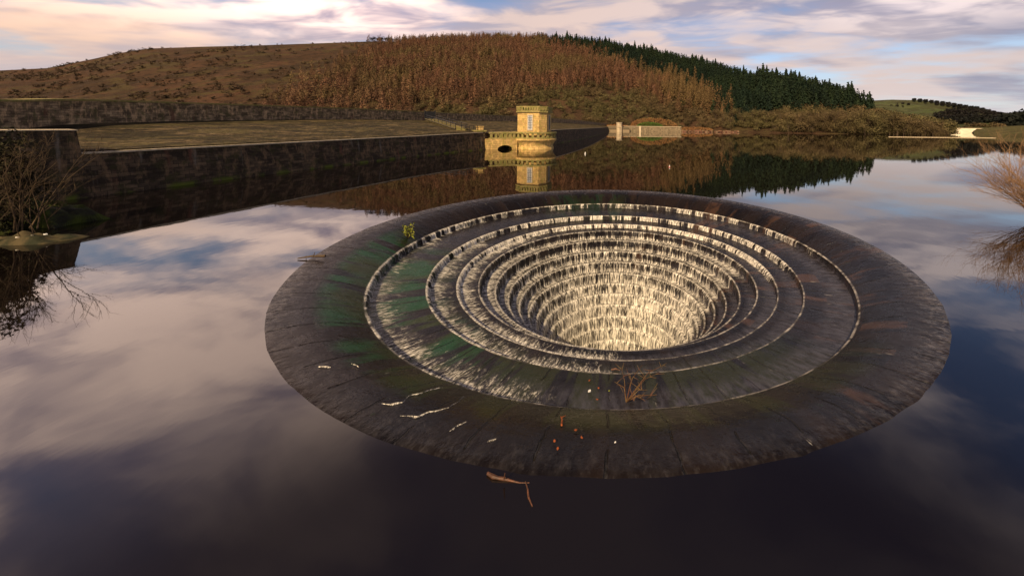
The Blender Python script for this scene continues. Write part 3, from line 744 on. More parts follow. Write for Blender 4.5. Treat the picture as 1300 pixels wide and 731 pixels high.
def crown(kind, nf, seed, h=1.):
    """triangles of a crown of unit height"""
    rs = np.random.RandomState(seed)
    if kind == 'conifer':
        z = rs.beta(1.1, 1.6, nf) * .95 + .05; tier = .82 + .35 * ((z * 11 + rs.rand() * 1) % 1)
        rad = (1 - z) ** .85 * .19 * tier * (rs.rand(nf) ** .35); an = rs.rand(nf) * 2 * PI
        C = np.stack([rad * np.cos(an), rad * np.sin(an), z - rad * .35], 1); sz = .030 + .026 * (1 - z); fl = .55; N = np.stack([np.cos(an), np.sin(an), .25 + 0 * an], 1)
    elif kind == 'larch':
        z = rs.beta(1.3, 1.5, nf) * .93 + .07; rad = (1 - z) ** .7 * .17 * rs.rand(nf) ** .35; an = rs.rand(nf) * 2 * PI; N = np.stack([np.cos(an), np.sin(an), .3 + 0 * an], 1)
        C = np.stack([rad * np.cos(an), rad * np.sin(an), z], 1); sz = (.020 + .020 * (1 - z)) * (110 / max(nf, 110)) ** .25; fl = .9; C[:, :2] += rs.normal(size=(nf, 2)) * .018
    else:
        nb = 9; bc = np.stack([rs.uniform(-.28, .28, nb), rs.uniform(-.28, .28, nb), rs.uniform(.12, .80, nb)], 1); br = rs.uniform(.14, .26, nb)
        k = rs.randint(0, nb, nf); d = rs.normal(size=(nf, 3)); d /= np.linalg.norm(d, axis=1, keepdims=True)
        N = d; C = bc[k] + d * (br[k] * rs.rand(nf) ** .4)[:, None]; C[:, 2] = np.clip(C[:, 2], .03, 1.05); sz = np.full(nf, .66 / nf ** .5) * (0.6 + .8 * rs.rand(nf)); fl = .9
    V, F = tri_cloud(C, sz, rs, fl, N); return V, F
def tree_mass(name, spots, kind, m, nf, label, cat, variants=5):
    """spots: (x, y, z, height, width factor)"""
    protos = [crown(kind, nf, 100 + s_ * 7 + len(name)) for s_ in range(variants)]
    VV = []; FF = []; TT = []; base = 0; rs = np.random.RandomState(5)
    for j, (x_, y_, z_, h_, wf) in enumerate(spots):
        V, F = protos[j % variants]; a = rs.rand() * 2 * PI; ca, sa = math.cos(a), math.sin(a)
        Q = np.empty_like(V); Q[:, 0] = (V[:, 0] * ca - V[:, 1] * sa) * h_ * wf + x_; Q[:, 1] = (V[:, 0] * sa + V[:, 1] * ca) * h_ * wf + y_; Q[:, 2] = V[:, 2] * h_ + z_
        VV.append(Q); FF.append(F + base); TT.append(np.full(len(V), rs.rand())); base += len(V)
    o = mesh(name, np.concatenate(VV), np.concatenate(FF), m, None, False, attrs={'tone': np.concatenate(TT)})
    return tag(o, label, cat, kind='stuff')
def make_tree(name, kind, m, nf, seed, label, cat, group, h):
    r_ = empty(name); tag(r_, label, cat, group)
    V, F = crown(kind, nf, seed); mesh('crown', V * h, F, m, r_, attrs={'tone': np.zeros(len(V))})
    mb = MB()
    if kind == 'broad':
        mb.tube([(0, 0, -.4), (.02 * h, 0, .22 * h), (0, .02 * h, .5 * h)], [.03 * h, .022 * h, .008 * h], 6)
        rs = random.Random(seed)
        for q in range(7):
            a = rs.random() * 2 * PI; e = (math.cos(a) * .25 * h, math.sin(a) * .25 * h, rs.uniform(.55, .9) * h)
            mb.tube([(.01 * h, 0, rs.uniform(.12, .35) * h), (e[0] * .5, e[1] * .5, e[2] * .7), e], [.014 * h, .009 * h, .003 * h], 5)
    else:
        mb.tube([(0, 0, -.6), (0, 0, .5 * h), (0, 0, .97 * h)], [.016 * h, .010 * h, .002 * h], 6)
    mb.build('trunk', M['bark'], r_); return r_

rs = np.random.RandomState(11)
def zone(px, py):
    """which wood covers the hillside at this photo position"""
    if px < 330: return None
    # upper left border of the wood
    if px < 520 and rs.rand() < (520 - px) / 420.: return None
    if px < 520 and py < 50 + (520 - px) * .42: return None
    con_top = px > 690
    lower = float(interp(px, [(690, 52), (735, 60), (800, 80), (860, 100), (895, 118), (915, 140), (950, 153), (985, 138), (1040, 134), (1115, 140)]))
    if con_top and py < lower: return 'conifer'
    shr = float(interp(px, [(330, 175), (480, 150), (560, 128), (640, 128), (700, 108), (760, 100), (850, 125), (930, 146), (960, 134), (1050, 128), (1200, 120)]))
    if py > shr: return 'scrub'
    if px > 845 and px < 935: return 'gold'
    return 'larch'
spots = {'conifer': [], 'larch': [], 'gold': [], 'scrub': []}
tries = 0
for j in range(26000):
    px = rs.uniform(330, 1206); f_ = rs.rand() ** .8 * 1.06 + .01
    p = hill_pt(px, f_)
    if p.z < .3: continue
    # thin out so that plan density is about one tree per 34 m2
    xx, yy = to_px((p.x, p.y, p.z + 6)); z_ = zone(xx + rs.normal() * (9 if xx > 650 else 20), yy + rs.normal() * 4)
    if z_ == 'conifer' and xx > 1108: z_ = 'scrub'
    if f_ > 1 and z_ is None: continue
    if not z_: continue
    # ground area of a column grows with distance
    if rs.rand() > (p.y / 860.) ** 1.0 * 1.0: continue
    if z_ == 'scrub' and rs.rand() > .75: continue
    spots[z_].append((p.x, p.y, p.z - .4, f_, xx))
print('tree spots', {k: len(v) for k, v in spots.items()})

conH, larH, scrH = 27., 19., 12.
CON = [make_tree('conifer', 'conifer', M['conifer'], 700, 31 + k, 'tall dark green conifer on the skyline of the wooded hill', 'conifer', 'conifers along the hill skyline', 1.) for k in range(5)]
LAR = [make_tree('larch', 'larch', M['larch'], 600, 51 + k, 'bare reddish brown larch on the lower slope of the wooded hill', 'larch', 'bare larches on the wooded hillside', 1.) for k in range(4)]
GLD = [make_tree('golden_larch', 'larch', M['larch_gold'], 600, 71 + k, 'golden brown larch below the dark conifers on the hill', 'larch', 'golden larches below the conifers', 1.) for k in range(3)]
SCR = [make_tree('shore_tree', 'broad', M['scrub'], 2200, 91 + k, 'rounded bare olive brown tree on the far shoreline', 'tree', 'bare trees along the far shoreline', 1.) for k in range(5)]
first = {}
def place(protos, k, loc, h, wf=1., label=None, group=None):
    pr = protos[k % len(protos)]
    if pr.name not in first:
        first[pr.name] = 1; pr.location = loc; pr.scale = (h * wf, h * wf, h)
        if label: pr['label'] = label
        if group: pr['group'] = group
        return pr
    return dup(pr, loc, rnd.uniform(0, 6.28), (h * wf, h * wf, h), label, group)
# skyline conifers as individuals
rest = []; k = 0
for (x_, y_, z_, f_, xx) in spots['conifer']:
    hh = conH * rs.uniform(.55, 1.3) * (1.15 if xx > 960 else .85)
    if f_ > .9 and k < 170: place(CON, k, (x_, y_, z_), hh, rs.uniform(.95, 1.3)); k += 1
    else: rest.append((x_, y_, z_, hh * .85, rs.uniform(1.0, 1.4)))
for px, sc in ((1100, 1.0), (1104, .85), (1109, .8), (1088, 1.05), (1078, 1.2), (1069, 1.1), (1060, 1.15), (1049, 1.0), (1036, 1.1), (1020, 1.15), (1008, 1.3), (990, 1.1), (974, 1.05), (768, 1.2), (761, 1.1), (776, 1.05), (790, 1.1), (803, 1.0), (828, 1.2)):
    p = hill_pt(px, .97); place(CON, k, p - Vector((0, 0, .5)), (19 if px > 900 else 21) * sc * .95, 1.05); k += 1
tree_mass('conifer_wood', rest, 'conifer', M['conifer'], 130, 'dark green conifer plantation covering the right shoulder of the hill', 'woodland')
rest = []; k = 0
srt = sorted(spots['larch'], key=lambda s_: s_[1])
for j, (x_, y_, z_, f_, xx) in enumerate(srt):
    hh = larH * rs.uniform(.5, 1.3)
    if j % 3 == 0 and k < 120 and xx > 700 or (f_ > .99 and k < 150): place(LAR, k, (x_, y_, z_), hh, rs.uniform(1., 1.5)); k += 1
    else: rest.append((x_, y_, z_, hh, rs.uniform(1.0, 1.5)))
tree_mass('larch_wood', rest, 'larch', M['larch'], 110, 'reddish brown bare larch wood covering the hillside behind the dam', 'woodland')
rest = []; k = 0
for j, (x_, y_, z_, f_, xx) in enumerate(spots['gold']):
    hh = larH * 1.25 * rs.uniform(.8, 1.2)
    if j % 3 == 0 and k < 60: place(GLD, k, (x_, y_, z_), hh, rs.uniform(.9, 1.3)); k += 1
    else: rest.append((x_, y_, z_, hh, rs.uniform(.9, 1.3)))
tree_mass('golden_larch_wood', rest, 'larch', M['larch_gold'], 140, 'stand of golden brown larches beside the dark conifers', 'woodland')
rest = []; k = 0
srt = sorted(spots['scrub'], key=lambda s_: s_[1])
for j, (x_, y_, z_, f_, xx) in enumerate(srt):
    hh = scrH * rs.uniform(.6, 1.2) * (1.15 if xx > 950 else .8)
    if k < 130 and f_ < .22 and xx > 780 and j % 2 == 0: place(SCR, k, (x_, y_, z_), hh, rs.uniform(1., 1.5)); k += 1
    else: rest.append((x_, y_, z_, hh, rs.uniform(1.0, 1.5)))
for px in np.arange(905, 1204, 4.5):
    p = hill_pt(px, .03 + rs.rand() * .08); tp = float(interp(px, [(905, 150), (960, 142), (1050, 140), (1100, 134), (1150, 136), (1180, 146), (1204, 160)]))
    hh = max(3.5, (169 - tp) * p.y / FPX * rs.uniform(.75, 1.05)); place(SCR, k, p, hh, rs.uniform(.9, 1.3)); k += 1
tree_mass('scrub_wood', rest, 'broad', M['scrub'], 300, 'olive brown bare scrub wood along the foot of the hill', 'woodland')
# moor scrub on the left hill
rest = []
for j in range(1700):
    px = rs.uniform(-60, 560); f_ = rs.uniform(.12, 1.0); p = hill_pt(px, f_)
    if fbm2(np.array([p.x]), np.array([p.y]), 1 / 60., 3, 3)[0] < .50: continue
    rest.append((p.x, p.y, p.z - .8, rs.uniform(2.5, 6.5), 1.5))
tree_mass('moor_scrub', rest, 'broad', M['moorbush'], 60, 'dark patchy scrub scattered over the moorland slope on the left', 'scrub')
# small trees on the left skyline
TB = make_tree('moor_tree', 'broad', M['moorbush'], 260, 5, 'small dark tree on the bare left skyline', 'tree', 'small trees on the left skyline', 1.)
for j, px in enumerate([93, 97, 138, 144, 149, 153, 165, 167, 30, 397, 236]):
    p = hill_pt(px, 1.0) - Vector((0, 0, .7)); h_ = [4, 3.5, 6, 6.5, 7, 5.5, 6, 5, 5, 4, 2.5][j]
    if j == 0: TB.location = p; TB.scale = (h_ * 1.2, h_ * 1.2, h_)
    else: dup(TB, p, j, (h_ * 1.2, h_ * 1.2, h_))
PB = make_tree('plateau_tree', 'broad', M['darkwood'], 500, 6, 'dark tree in the row on the plateau edge above the larch wood', 'tree', 'trees in the row on the plateau edge', 1.)
for j, px in enumerate(list(np.arange(472, 500, 3.4)) + list(np.arange(503, 560, 4.2))):
    p = hill_pt(px, 1.02) - Vector((0, 0, 1.)); h_ = rnd.uniform(14, 18) if px < 500 else rnd.uniform(10, 15)
    if j == 0: PB.location = p; PB.scale = (h_, h_, h_)
    else: dup(PB, p, j * 2., (h_, h_, h_))
# the rocky tip above the wood
tp = hill_pt(633, 1.0); mb = MB(); rad = [1, .8, .62, .4, .15, .0]; 
hh_ = at_y(633, 40.5, tp.y).z - tp.z
V = []; F = []; n = 18
for k, r_ in enumerate(rad):
    for q in range(n):
        a = q * 2 * PI / n; rj = r_ * (24 + 5 * math.sin(3 * a + k)); V.append((rj * math.cos(a), rj * .8 * math.sin(a), -6 + (hh_ + 6) * (k / 5) ** .9))
for k in range(len(rad) - 1):
    for q in range(n): F.append((k * n + q, k * n + (q + 1) % n, (k + 1) * n + (q + 1) % n, (k + 1) * n + q))
o = mesh('rocky_summit', V, F, M['moor'], None); o.location = tp; tag(o, kind='structure')
# far woods to the right
def fv(px, f_):
    i = (px - 1060) / 640 * 89; k = f_ / 1.5 * 49; return Vector(FV[int(np.clip(i, 0, 89)), int(np.clip(k, 0, 49))])
rest = []
for j in range(9000):
    px = rs.uniform(1100, 1320); f_ = rs.choice([rs.rand(), rs.uniform(.85, 1.03)]); p = fv(px, f_); x_, y_ = to_px((p.x, p.y, p.z + 6))
    ok = False
    rg_ = float(interp(px, [(1130, 126), (1160, 126.5), (1200, 131), (1240, 138), (1275, 146), (1300, 152), (1450, 150)]))
    if px > 1165 and y_ < rg_ + 1.5: ok = True                                    # belt along the ridge
    if 1188 < px < 1268 and float(interp(px, [(1188, 143), (1215, 137), (1268, 146)])) < y_ < 154: ok = True
    if 1135 < px < 1168 and abs(y_ - 132) < 2.5 - abs(px - 1150) * .15: ok = True
    if ok: rest.append((p.x, p.y, p.z - 1, rs.uniform(7, 14) * (1 if px > 1165 else .7), 1.6))
tree_mass('far_dark_wood', rest, 'broad', M['darkwood'], 40, 'dark wood on the distant green hill at the right', 'woodland')
rest = []
for j in range(520):
    px = rs.uniform(1268, 1345); Y = rs.uniform(640, 760); yb = 158.5; p = at_y(px, yb, Y)
    tp_ = float(interp(px, [(1268, 150), (1285, 141), (1310, 137), (1420, 120)]))
    rest.append((p.x, Y, p.z - 6, max(3, (rs.uniform(tp_, 157) * -1 + 160) / FPX * Y + 5), 1.3))
tree_mass('right_dark_wood', rest, 'broad', M['darkwood'], 60, 'near black wood rising behind the meadow at the right edge', 'woodland')
rest = []
for j in range(70):
    px = rs.choice([rs.uniform(1238, 1262), rs.uniform(1262, 1300)], p=[.7, .3]); p = at_y(px, rs.uniform(161, 163.5), 640); rest.append((p.x, 640 + rs.uniform(-20, 20), p.z - 1, rs.uniform(5, 12) * (1 if px < 1262 else .5), 1.5))
tree_mass('meadow_hedge', rest, 'broad', M['scrub'], 90, 'brown hedge trees behind the distant white dam wall', 'hedge')

# ------------------------------------------------------------------ far dam wall, boom, buoys, far shore masonry
fd = empty('distant_weir', (0, 0, 0)); tag(fd, 'distant bright cream masonry dam face at the head of the lake', 'dam')
Y = 600.; pa, pb = at_y(1207, 163, Y), at_y(1240, 163, Y); pc, pd_ = at_y(1206.5, 171.5, Y - 14), at_y(1233, 171.5, Y - 14)
pc.z = pd_.z = -.5
V = [pa, pb, pd_, pc, pa + Vector((0, 8, 0)), pb + Vector((0, 8, 0)), Vector((pb.x, Y + 8, -1)), Vector((pa.x, Y + 8, -1))]
mesh('dam_face', V, [(3, 2, 1, 0), (0, 1, 5, 4), (4, 5, 6, 7), (0, 4, 7, 3), (1, 2, 6, 5)], simple('cream_masonry', (.80, .70, .50), (.62, .55, .40), .08, .8), fd)
mb = MB(); mb.box(((pa.x + pb.x) / 2 + 8, Y + 3, pa.z + .6), (pb.x - pa.x + 26, 4, 1.2)); mb.build('crest', M['coping'], fd)
bo = empty('floating_boom', (0, 0, 0)); tag(bo, 'thin pale floating boom line across the far water at the right', 'boom')
a_, b_ = at(1128, 173.6), at(1264, 175.0); mb = MB(); nseg = 46
for k in range(nseg):
    p, q = a_.lerp(b_, (k + .04) / nseg), a_.lerp(b_, (k + .96) / nseg); mb.tube([(p.x, p.y, .12), (q.x, q.y, .10)], .17, 6)
mb.build('floats', M['coping'], bo)
def buoy(px, py, label, red):
    p = at(px, py); r_ = empty('buoy', p); tag(r_, label, 'buoy'); s_ = p.y / FPX
    mb = MB(); mb.lathe([(0, -.3 * s_), (.75 * s_, -.2 * s_), (.95 * s_, .4 * s_), (.8 * s_, 1.3 * s_), (.35 * s_, 1.7 * s_), (0, 1.75 * s_)], 16); mb.build('float_body', M['white'], r_, True)
    mb = MB(); mb.lathe([(0, 1.7 * s_), (.3 * s_, 1.7 * s_), (.3 * s_, 2.8 * s_), (0, 2.9 * s_)], 10); mb.build('top_mark', M['white'], r_)
    if red:
        mb = MB(); mb.lathe([(.90 * s_, .05 * s_), (.99 * s_, .4 * s_), (.93 * s_, .9 * s_), (.7 * s_, .9 * s_)], 16); mb.build('band', M['red'], r_)
buoy(743, 195.2, 'small white buoy floating just right of the valve tower', False)
buoy(850, 212, 'white buoy with a red band in the middle of the reflected wood', True)

wl = empty('shore_wall', (0, 0, 0)); tag(wl, 'long pale stone retaining wall on the far shore beyond the dam', 'wall')
sp = [at_y(px, 170, Y_) for px, Y_ in ((772, 372), (800, 372), (865, 372))]
line = curve([(p.x, p.y, 0) for p in sp], 8)
pal = masonry('pale_shore_masonry', (.30, .235, .15), (.20, .155, .10), (.18, .14, .07), .8, 1.6)
sweep('wall_face', [[Vector((p.x, p.y, -1.5)) for p in line], [Vector((p.x, p.y + .4, 5.0)) for p in line], [Vector((p.x, p.y + 6, 5.0)) for p in line], [Vector((p.x, p.y + 6, -1.5)) for p in line]], pal, wl, close=True)
sweep('wall_coping', [[Vector((p.x, p.y - .1, 5.02)) for p in line], [Vector((p.x, p.y - .1, 5.5)) for p in line], [Vector((p.x, p.y + 1.5, 5.5)) for p in line], [Vector((p.x, p.y + 1.5, 5.02)) for p in line]], M['coping'], wl, close=True)
for px in (812.5,):
    p = at_y(px, 170, 371); mb = MB(); mb.box((p.x, 370.6, 2.2), (2.2, 1.6, 7)); mb.build('buttress', M['coping'], wl)
tu = empty('shore_turret', (at_y(786, 170, 368).x, 366, 0)); tag(tu, 'small pale stone turret at the far end of the dam', 'turret')
mb = MB(); mb.lathe([(3.4, -1), (3.4, 3.6), (3.8, 3.8), (3.8, 4.4), (3.0, 4.4), (3.0, 8.2), (3.4, 8.4), (3.4, 9.2), (0, 9.2)], 8); mb.build('turret_body', simple('cream_stone', (.55, .44, .28), (.38, .30, .2), .4, .8), tu)
for wc, wd_ in (((-7.5, 1, 2.6), (9, 5, 6)), ((7, 1, 2.0), (7, 5, 4.6))): mb = MB(); mb.box(wc, wd_); mb.build('turret_wing', pal, tu)
# low rusty barrier strip further right
rk = empty('shore_barrier', (0, 0, 0)); tag(rk, 'low broken red brown stone revetment at the water edge below the golden larches', 'revetment')
mb = MB()
for j in range(110):
    px = rnd.uniform(866, 938); p = at_y(px, 170, 372); mb.box((p.x, 370 + rnd.uniform(-2, 4), rnd.uniform(.1, 1.8)), (rnd.uniform(.7, 2.4), 2, rnd.uniform(.5, 1.1)), rnd.uniform(-.3, .3))
mb.build('stones', simple('red_brown_stone', (.16, .06, .04), (.22, .15, .09), .5, .9), rk)
# bright evergreen clump and bracken above the shore wall
for (pxa, pxb, z0, hm, n_, mk, nm, lab, cat, Y0) in ((808, 842, 5.2, 6.5, 2600, 'greenbush', 'evergreen_shrubbery', 'bright green evergreen bushes above the far shore wall', 'shrubbery', 381),
                                                    (800, 860, 6.0, 11, 2600, 'bracken', 'pale_bracken', 'pale rusty bracken bank round the evergreen bushes on the far shore', 'bracken', 388),
                                                    (766, 800, 4.5, 4.0, 900, 'bracken', 'rusty_bracken', 'rusty orange bracken beside the turret at the end of the dam', 'bracken', 376),
                                                    (862, 905, 3.0, 3.6, 1100, 'bracken', 'orange_bracken', 'orange bracken on the bank right of the shore wall', 'bracken', 378)):
    rs2 = np.random.RandomState(int(pxa)); px = rs2.uniform(pxa, pxb, n_); f_ = (px - pxa) / (pxb - pxa); env = np.sin(f_ * PI) ** .45 * (.75 + .35 * fbm2(f_ * 9, f_ * 0, 1., 4, 2))
    hgt = rs2.rand(n_) ** .7 * hm * env; Yv = Y0 + rs2.uniform(-3, 3, n_) + hgt * .6
    C = np.stack([(px - CX) / FPX * Yv, Yv, z0 + hgt - 1.], 1); V, F = tri_cloud(C, .55, rs2, .8)
    tag(mesh(nm, V, F, M[mk], None, attrs={'tone': rs2.rand(len(V))}), lab, cat, kind='stuff')

# ------------------------------------------------------------------ near left bank
MB_moss = simple('mossy_bank', (.018, .017, .008), (.06, .075, .008), 1.3, .9, bmp=.8, dist=.1)
M['bankdark'] = simple('dark_wet_stone', (.035, .03, .02), (.05, .055, .012), 1.2, .8, bmp=.8, dist=.1)
def rough_box(x0, x1, y0, y1, z0, z1, seed, n=14, amp=.12):
    """solid slab with a lumpy top and uneven sides"""
    V = []; F = []; g_ = {}
    gx = np.linspace(x0, x1, n); gy = np.linspace(y0, y1, n)
    for i in range(n):
        for j in range(n):
            z = z1 + (mnoise.noise(Vector((gx[i] * .9, gy[j] * .9, seed))) * amp); e = min(i, j, n - 1 - i, n - 1 - j) / (n * .22); e = min(1., e); z = -.25 + (z + .25) * (e ** .6)
            z += mnoise.noise(Vector((gx[i] * 3.7, gy[j] * 3.7, seed))) * amp * .55 * e
            ox = mnoise.noise(Vector((gy[j] * .8, seed, i > n / 2))) * amp * 1.5 if i in (0, n - 1) else 0
            oy = mnoise.noise(Vector((gx[i] * .8, seed + 4, j > n / 2))) * amp * 1.5 if j in (0, n - 1) else 0
            g_[i, j] = len(V); V.append((gx[i] + ox, gy[j] + oy, z))
    for i in range(n - 1):
        for j in range(n - 1): F.append((g_[i, j], g_[i + 1, j], g_[i + 1, j + 1], g_[i, j + 1]))
    edge = [g_[i, 0] for i in range(n)] + [g_[n - 1, j] for j in range(1, n)] + [g_[i, n - 1] for i in range(n - 2, -1, -1)] + [g_[0, j] for j in range(n - 2, 0, -1)]
    lo_ = []
    for q, e in enumerate(edge):
        lo_.append(len(V)); V.append((V[e][0], V[e][1], z0))
    for q in range(len(edge)):
        q2 = (q + 1) % len(edge); F.append((edge[q2], edge[q], lo_[q], lo_[q2]))
    return V, F
V, F = rough_box(-30, -23.0, 14.9, 16.2, -1, .20, 3, n=44, amp=.34)
# ledge: a low slab reaching out into the water
V = [(x_ + (y_ - 15.5) * .25, y_ + (x_ + 24) * .18, z_) for x_, y_, z_ in V]
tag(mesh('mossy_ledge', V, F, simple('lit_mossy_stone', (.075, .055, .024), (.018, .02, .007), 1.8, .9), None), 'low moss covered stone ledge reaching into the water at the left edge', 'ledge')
V, F = rough_box(-33, -26.6, 17.2, 19.0, -1, 1.1, 8, n=22, amp=.5)
tag(mesh('mossy_block', V, F, MB_moss, None), 'dark mossy stone block behind the ledge at the left edge', 'stone block')
# litter on the ledge
for j, (px, py, s_, lab) in enumerate(((58, 298, .12, 'pale blue white scrap of litter at the ledge tip'), (40, 300, .15, 'pale scrap of driftwood litter in the middle of the ledge'), (22, 302, .12, 'small pale litter scrap near the left edge of the ledge'), (33, 300.5, .09, 'tiny brown litter scrap on the ledge beside the pale one'))):
    p = at(px, py, .22); V = []; n = 7
    for q in range(n): a = q * 2 * PI / n; V.append((s_ * math.cos(a) * rnd.uniform(.7, 1.3), s_ * .5 * math.sin(a) * rnd.uniform(.7, 1.3), rnd.uniform(0, .06)))
    V += [(x_, y_, z_ + .07 + rnd.uniform(0, .05)) for x_, y_, z_ in V]
    F = [tuple(range(n))[::-1], tuple(range(n, 2 * n))] + [(q, (q + 1) % n, n + (q + 1) % n, n + q) for q in range(n)]
    o = mesh('litter_scrap', V, F, M['white'] if j == 0 else M['litter'], None); o.scale = (.6, .6, .5); o.location = p; tag(o, lab, 'litter')

def bare_bush(name, base, stems, length, spread, seed, m, label, lean=(0, 0), r0=.035, gen=3, droop=0., thick=1.):
    """branching twig bush: each stem forks several times"""
    rs = random.Random(seed); stem = MB(); tw_ = MB()
    def grow(p, d, L_, r_, g_):
        n = 4; pts = [p]; q = p.copy(); dd = d.copy()
        for k in range(n):
            dd = (dd + Vector((rs.gauss(0, .10), rs.gauss(0, .10), rs.gauss(0, .07) + .03 - droop))).normalized(); q = q + dd * L_ / n; pts.append(q.copy())
        (stem if g_ == 0 else tw_).tube(pts, [r_ * (1 - .55 * k / n) for k in range(n + 1)], 4 if g_ else 5, False)
        if g_ < gen:
            for k in range(rs.choice((3, 4, 4, 5))):
                i = rs.randint(1, n); s_ = Vector((rs.gauss(0, 1), rs.gauss(0, 1), rs.gauss(.25, .6))).normalized()
                grow(pts[i], (dd * 1.1 + s_ * .75).normalized(), L_ * rs.uniform(.38, .68), r_ * .52, g_ + 1)
    for k in range(stems):
        a = rs.random() * 2 * PI; d = Vector((math.cos(a) * spread + lean[0], math.sin(a) * spread + lean[1], 1)).normalized()
        grow(Vector((rs.gauss(0, .3), rs.gauss(0, .3), 0)), d, length * rs.uniform(.5, .8), r0 * rs.uniform(.7, 1.1) * thick, 0)
    r_ = empty(name, base); tag(r_, label, 'bush'); stem.build('stem', m, r_); tw_.build('twigs', m, r_); return r_
bare_bush('bare_bush', (-26.2, 15.9, .3), 8, 3.7, .30, 4, M['twig'], 'bare brown twiggy bush on the ledge at the left edge', (.10, 0), .03)
bare_bush('bare_bush', (-27.9, 16.2, .6), 9, 3.9, .4, 14, M['twig'], 'denser bare brown bush half outside the left edge', (.0, 0), .035)
bare_bush('bare_sapling', (-25.4, 16.0, .2), 4, 2.6, .30, 24, M['twig'], 'thin bare sapling nearest the tip of the ledge', (.05, 0), .016)
# ivy covered mass beside the left edge
rs2 = np.random.RandomState(9); n_ = 9000
C = rs2.normal(size=(n_, 3)); C /= np.linalg.norm(C, axis=1, keepdims=True); C *= (rs2.rand(n_, 1) ** .33)
C = C * np.array([1.5, 1.3, 2.3]) * (1 + .25 * np.sin(C[:, 2:3] * 7 + C[:, 0:1] * 5)) + np.array([-28.2, 16.3, 2.2]); C[:, 2] = np.maximum(C[:, 2], .2)
V, F = tri_cloud(C, .11, rs2, .8)
iv = empty('ivy_thicket', (0, 0, 0)); tag(iv, 'dark leafy thicket standing behind the bare bushes at the left edge', 'thicket')
mesh('foliage', V, F, M['ivy'], iv, attrs={'tone': rs2.rand(len(V))})
mb = MB(); mb.tube([(-28.2, 16.3, 0), (-28.1, 16.3, 2.2), (-28.3, 16.2, 4.0)], [.18, .12, .05], 8); mb.build('trunk', M['bark'], iv)

# right hand bush overhanging the water
bare_bush('overhanging_bush', (25.9, 20.7, .0), 90, 4.3, .62, 33, M['twig_orange'], 'orange brown leafless willow bush overhanging the water at the right edge', (-.50, 0), .022, 3, .012, 1.)

# ------------------------------------------------------------------ things lying on the bellmouth and in the water
def bz(r_):
    """height of the stone funnel at radius r_"""
    rs_ = [p[0] for p in prof][::-1]; zs = [p[1] for p in prof][::-1]; return float(np.interp(r_, rs_, zs))
def on_bowl(px, py):
    """where the ray through a photo pixel meets the funnel"""
    du, dv = px - CX, py - CY; u = du * cr + dv * sr; v = -du * sr + dv * cr
    Y = 4.
    while Y < 32:
        X = u / FPX * Y; Z = CH - v / FPX * Y; r_ = math.hypot(X - BX - .15, Y - BY)
        if r_ < 12 and Z <= bz(r_): return Vector((X, Y, Z))
        Y += .01
    return Vector((u / FPX * Y, Y, 0))
# yellow green plant
p = on_bowl(518, 301); pl = empty('small_plant', p); tag(pl, 'small yellow green plant growing on the left of the bellmouth apron', 'plant')
rs3 = random.Random(2); mb = MB(); sb = MB()
for k in range(16):
    a = rs3.random() * 6.28; e = Vector((math.cos(a) * rs3.uniform(.05, .32), math.sin(a) * rs3.uniform(.05, .32), rs3.uniform(.15, .6))); sb.tube([(0, 0, -.05), e * .6, e], [.012, .01, .006], 4)
    for q in range(9):
        c_ = e + Vector((rs3.gauss(0, .06), rs3.gauss(0, .06), rs3.gauss(0, .06))); d1 = Vector((rs3.gauss(0, 1), rs3.gauss(0, 1), rs3.gauss(0, 1))).normalized() * .06; d2 = Vector((rs3.gauss(0, 1), rs3.gauss(0, 1), rs3.gauss(0, 1))).normalized() * .035
        mb.add([c_ - d1, c_ + d2, c_ + d1, c_ - d2], [(0, 1, 2, 3)])
mb.build('leaves', M['leaf_yellow'], pl); sb.build('stem', M['twig'], pl)
# bare branch stranded on the funnel
p = on_bowl(795, 511); br2 = empty('stranded_branch', p); tag(br2, 'bare forked branch with orange twigs stranded on the near side of the bellmouth', 'branch')
mb = MB(); rs4 = random.Random(6)
ends = [(788, 478), (801, 486), (815, 478), (838, 478), (846, 476), (822, 500), (780, 497), (817, 526), (829, 508), (805, 520)]
for ex, ey in ends:
    q = on_bowl(ex, ey) - p; q.z += rs4.uniform(.1, .32); mid = q * .5 + Vector((rs4.gauss(0, .04), rs4.gauss(0, .04), .12)); mb.tube([(0, 0, .02), mid, q], [.012, .008, .003], 5)
    for k in range(4):
        s_ = mid.lerp(q, rs4.random()); e = s_ + Vector((rs4.gauss(0, .13), rs4.gauss(0, .13), rs4.uniform(.0, .12))); mb.tube([s_, e], [.007, .003], 4)
mb.build('twigs', simple('orange_bark', (.15, .095, .035), (.11, .045, .025), 6, .7, bmp=0), br2)
# stick caught on the rim
a_, b_ = at(378, 327.5, .04), at(413, 324.5, .10)
mb = MB(); d = b_ - a_; mb.tube([Vector((0, 0, 0)), d * .5 + Vector((0, .03, .03)), d], [.02, .035, .05], 7); mb.tube([d * .55, d * .6 + Vector((.02, .0, .18))], [.018, .01], 5); mb.tube([d * .3, d * .2 + Vector((-.1, .25, .0))], [.014, .006], 5)
o = mb.build('floating_stick', M['twig'], None); o.location = a_; tag(o, 'dark floating stick caught on the left rim of the bellmouth', 'stick')
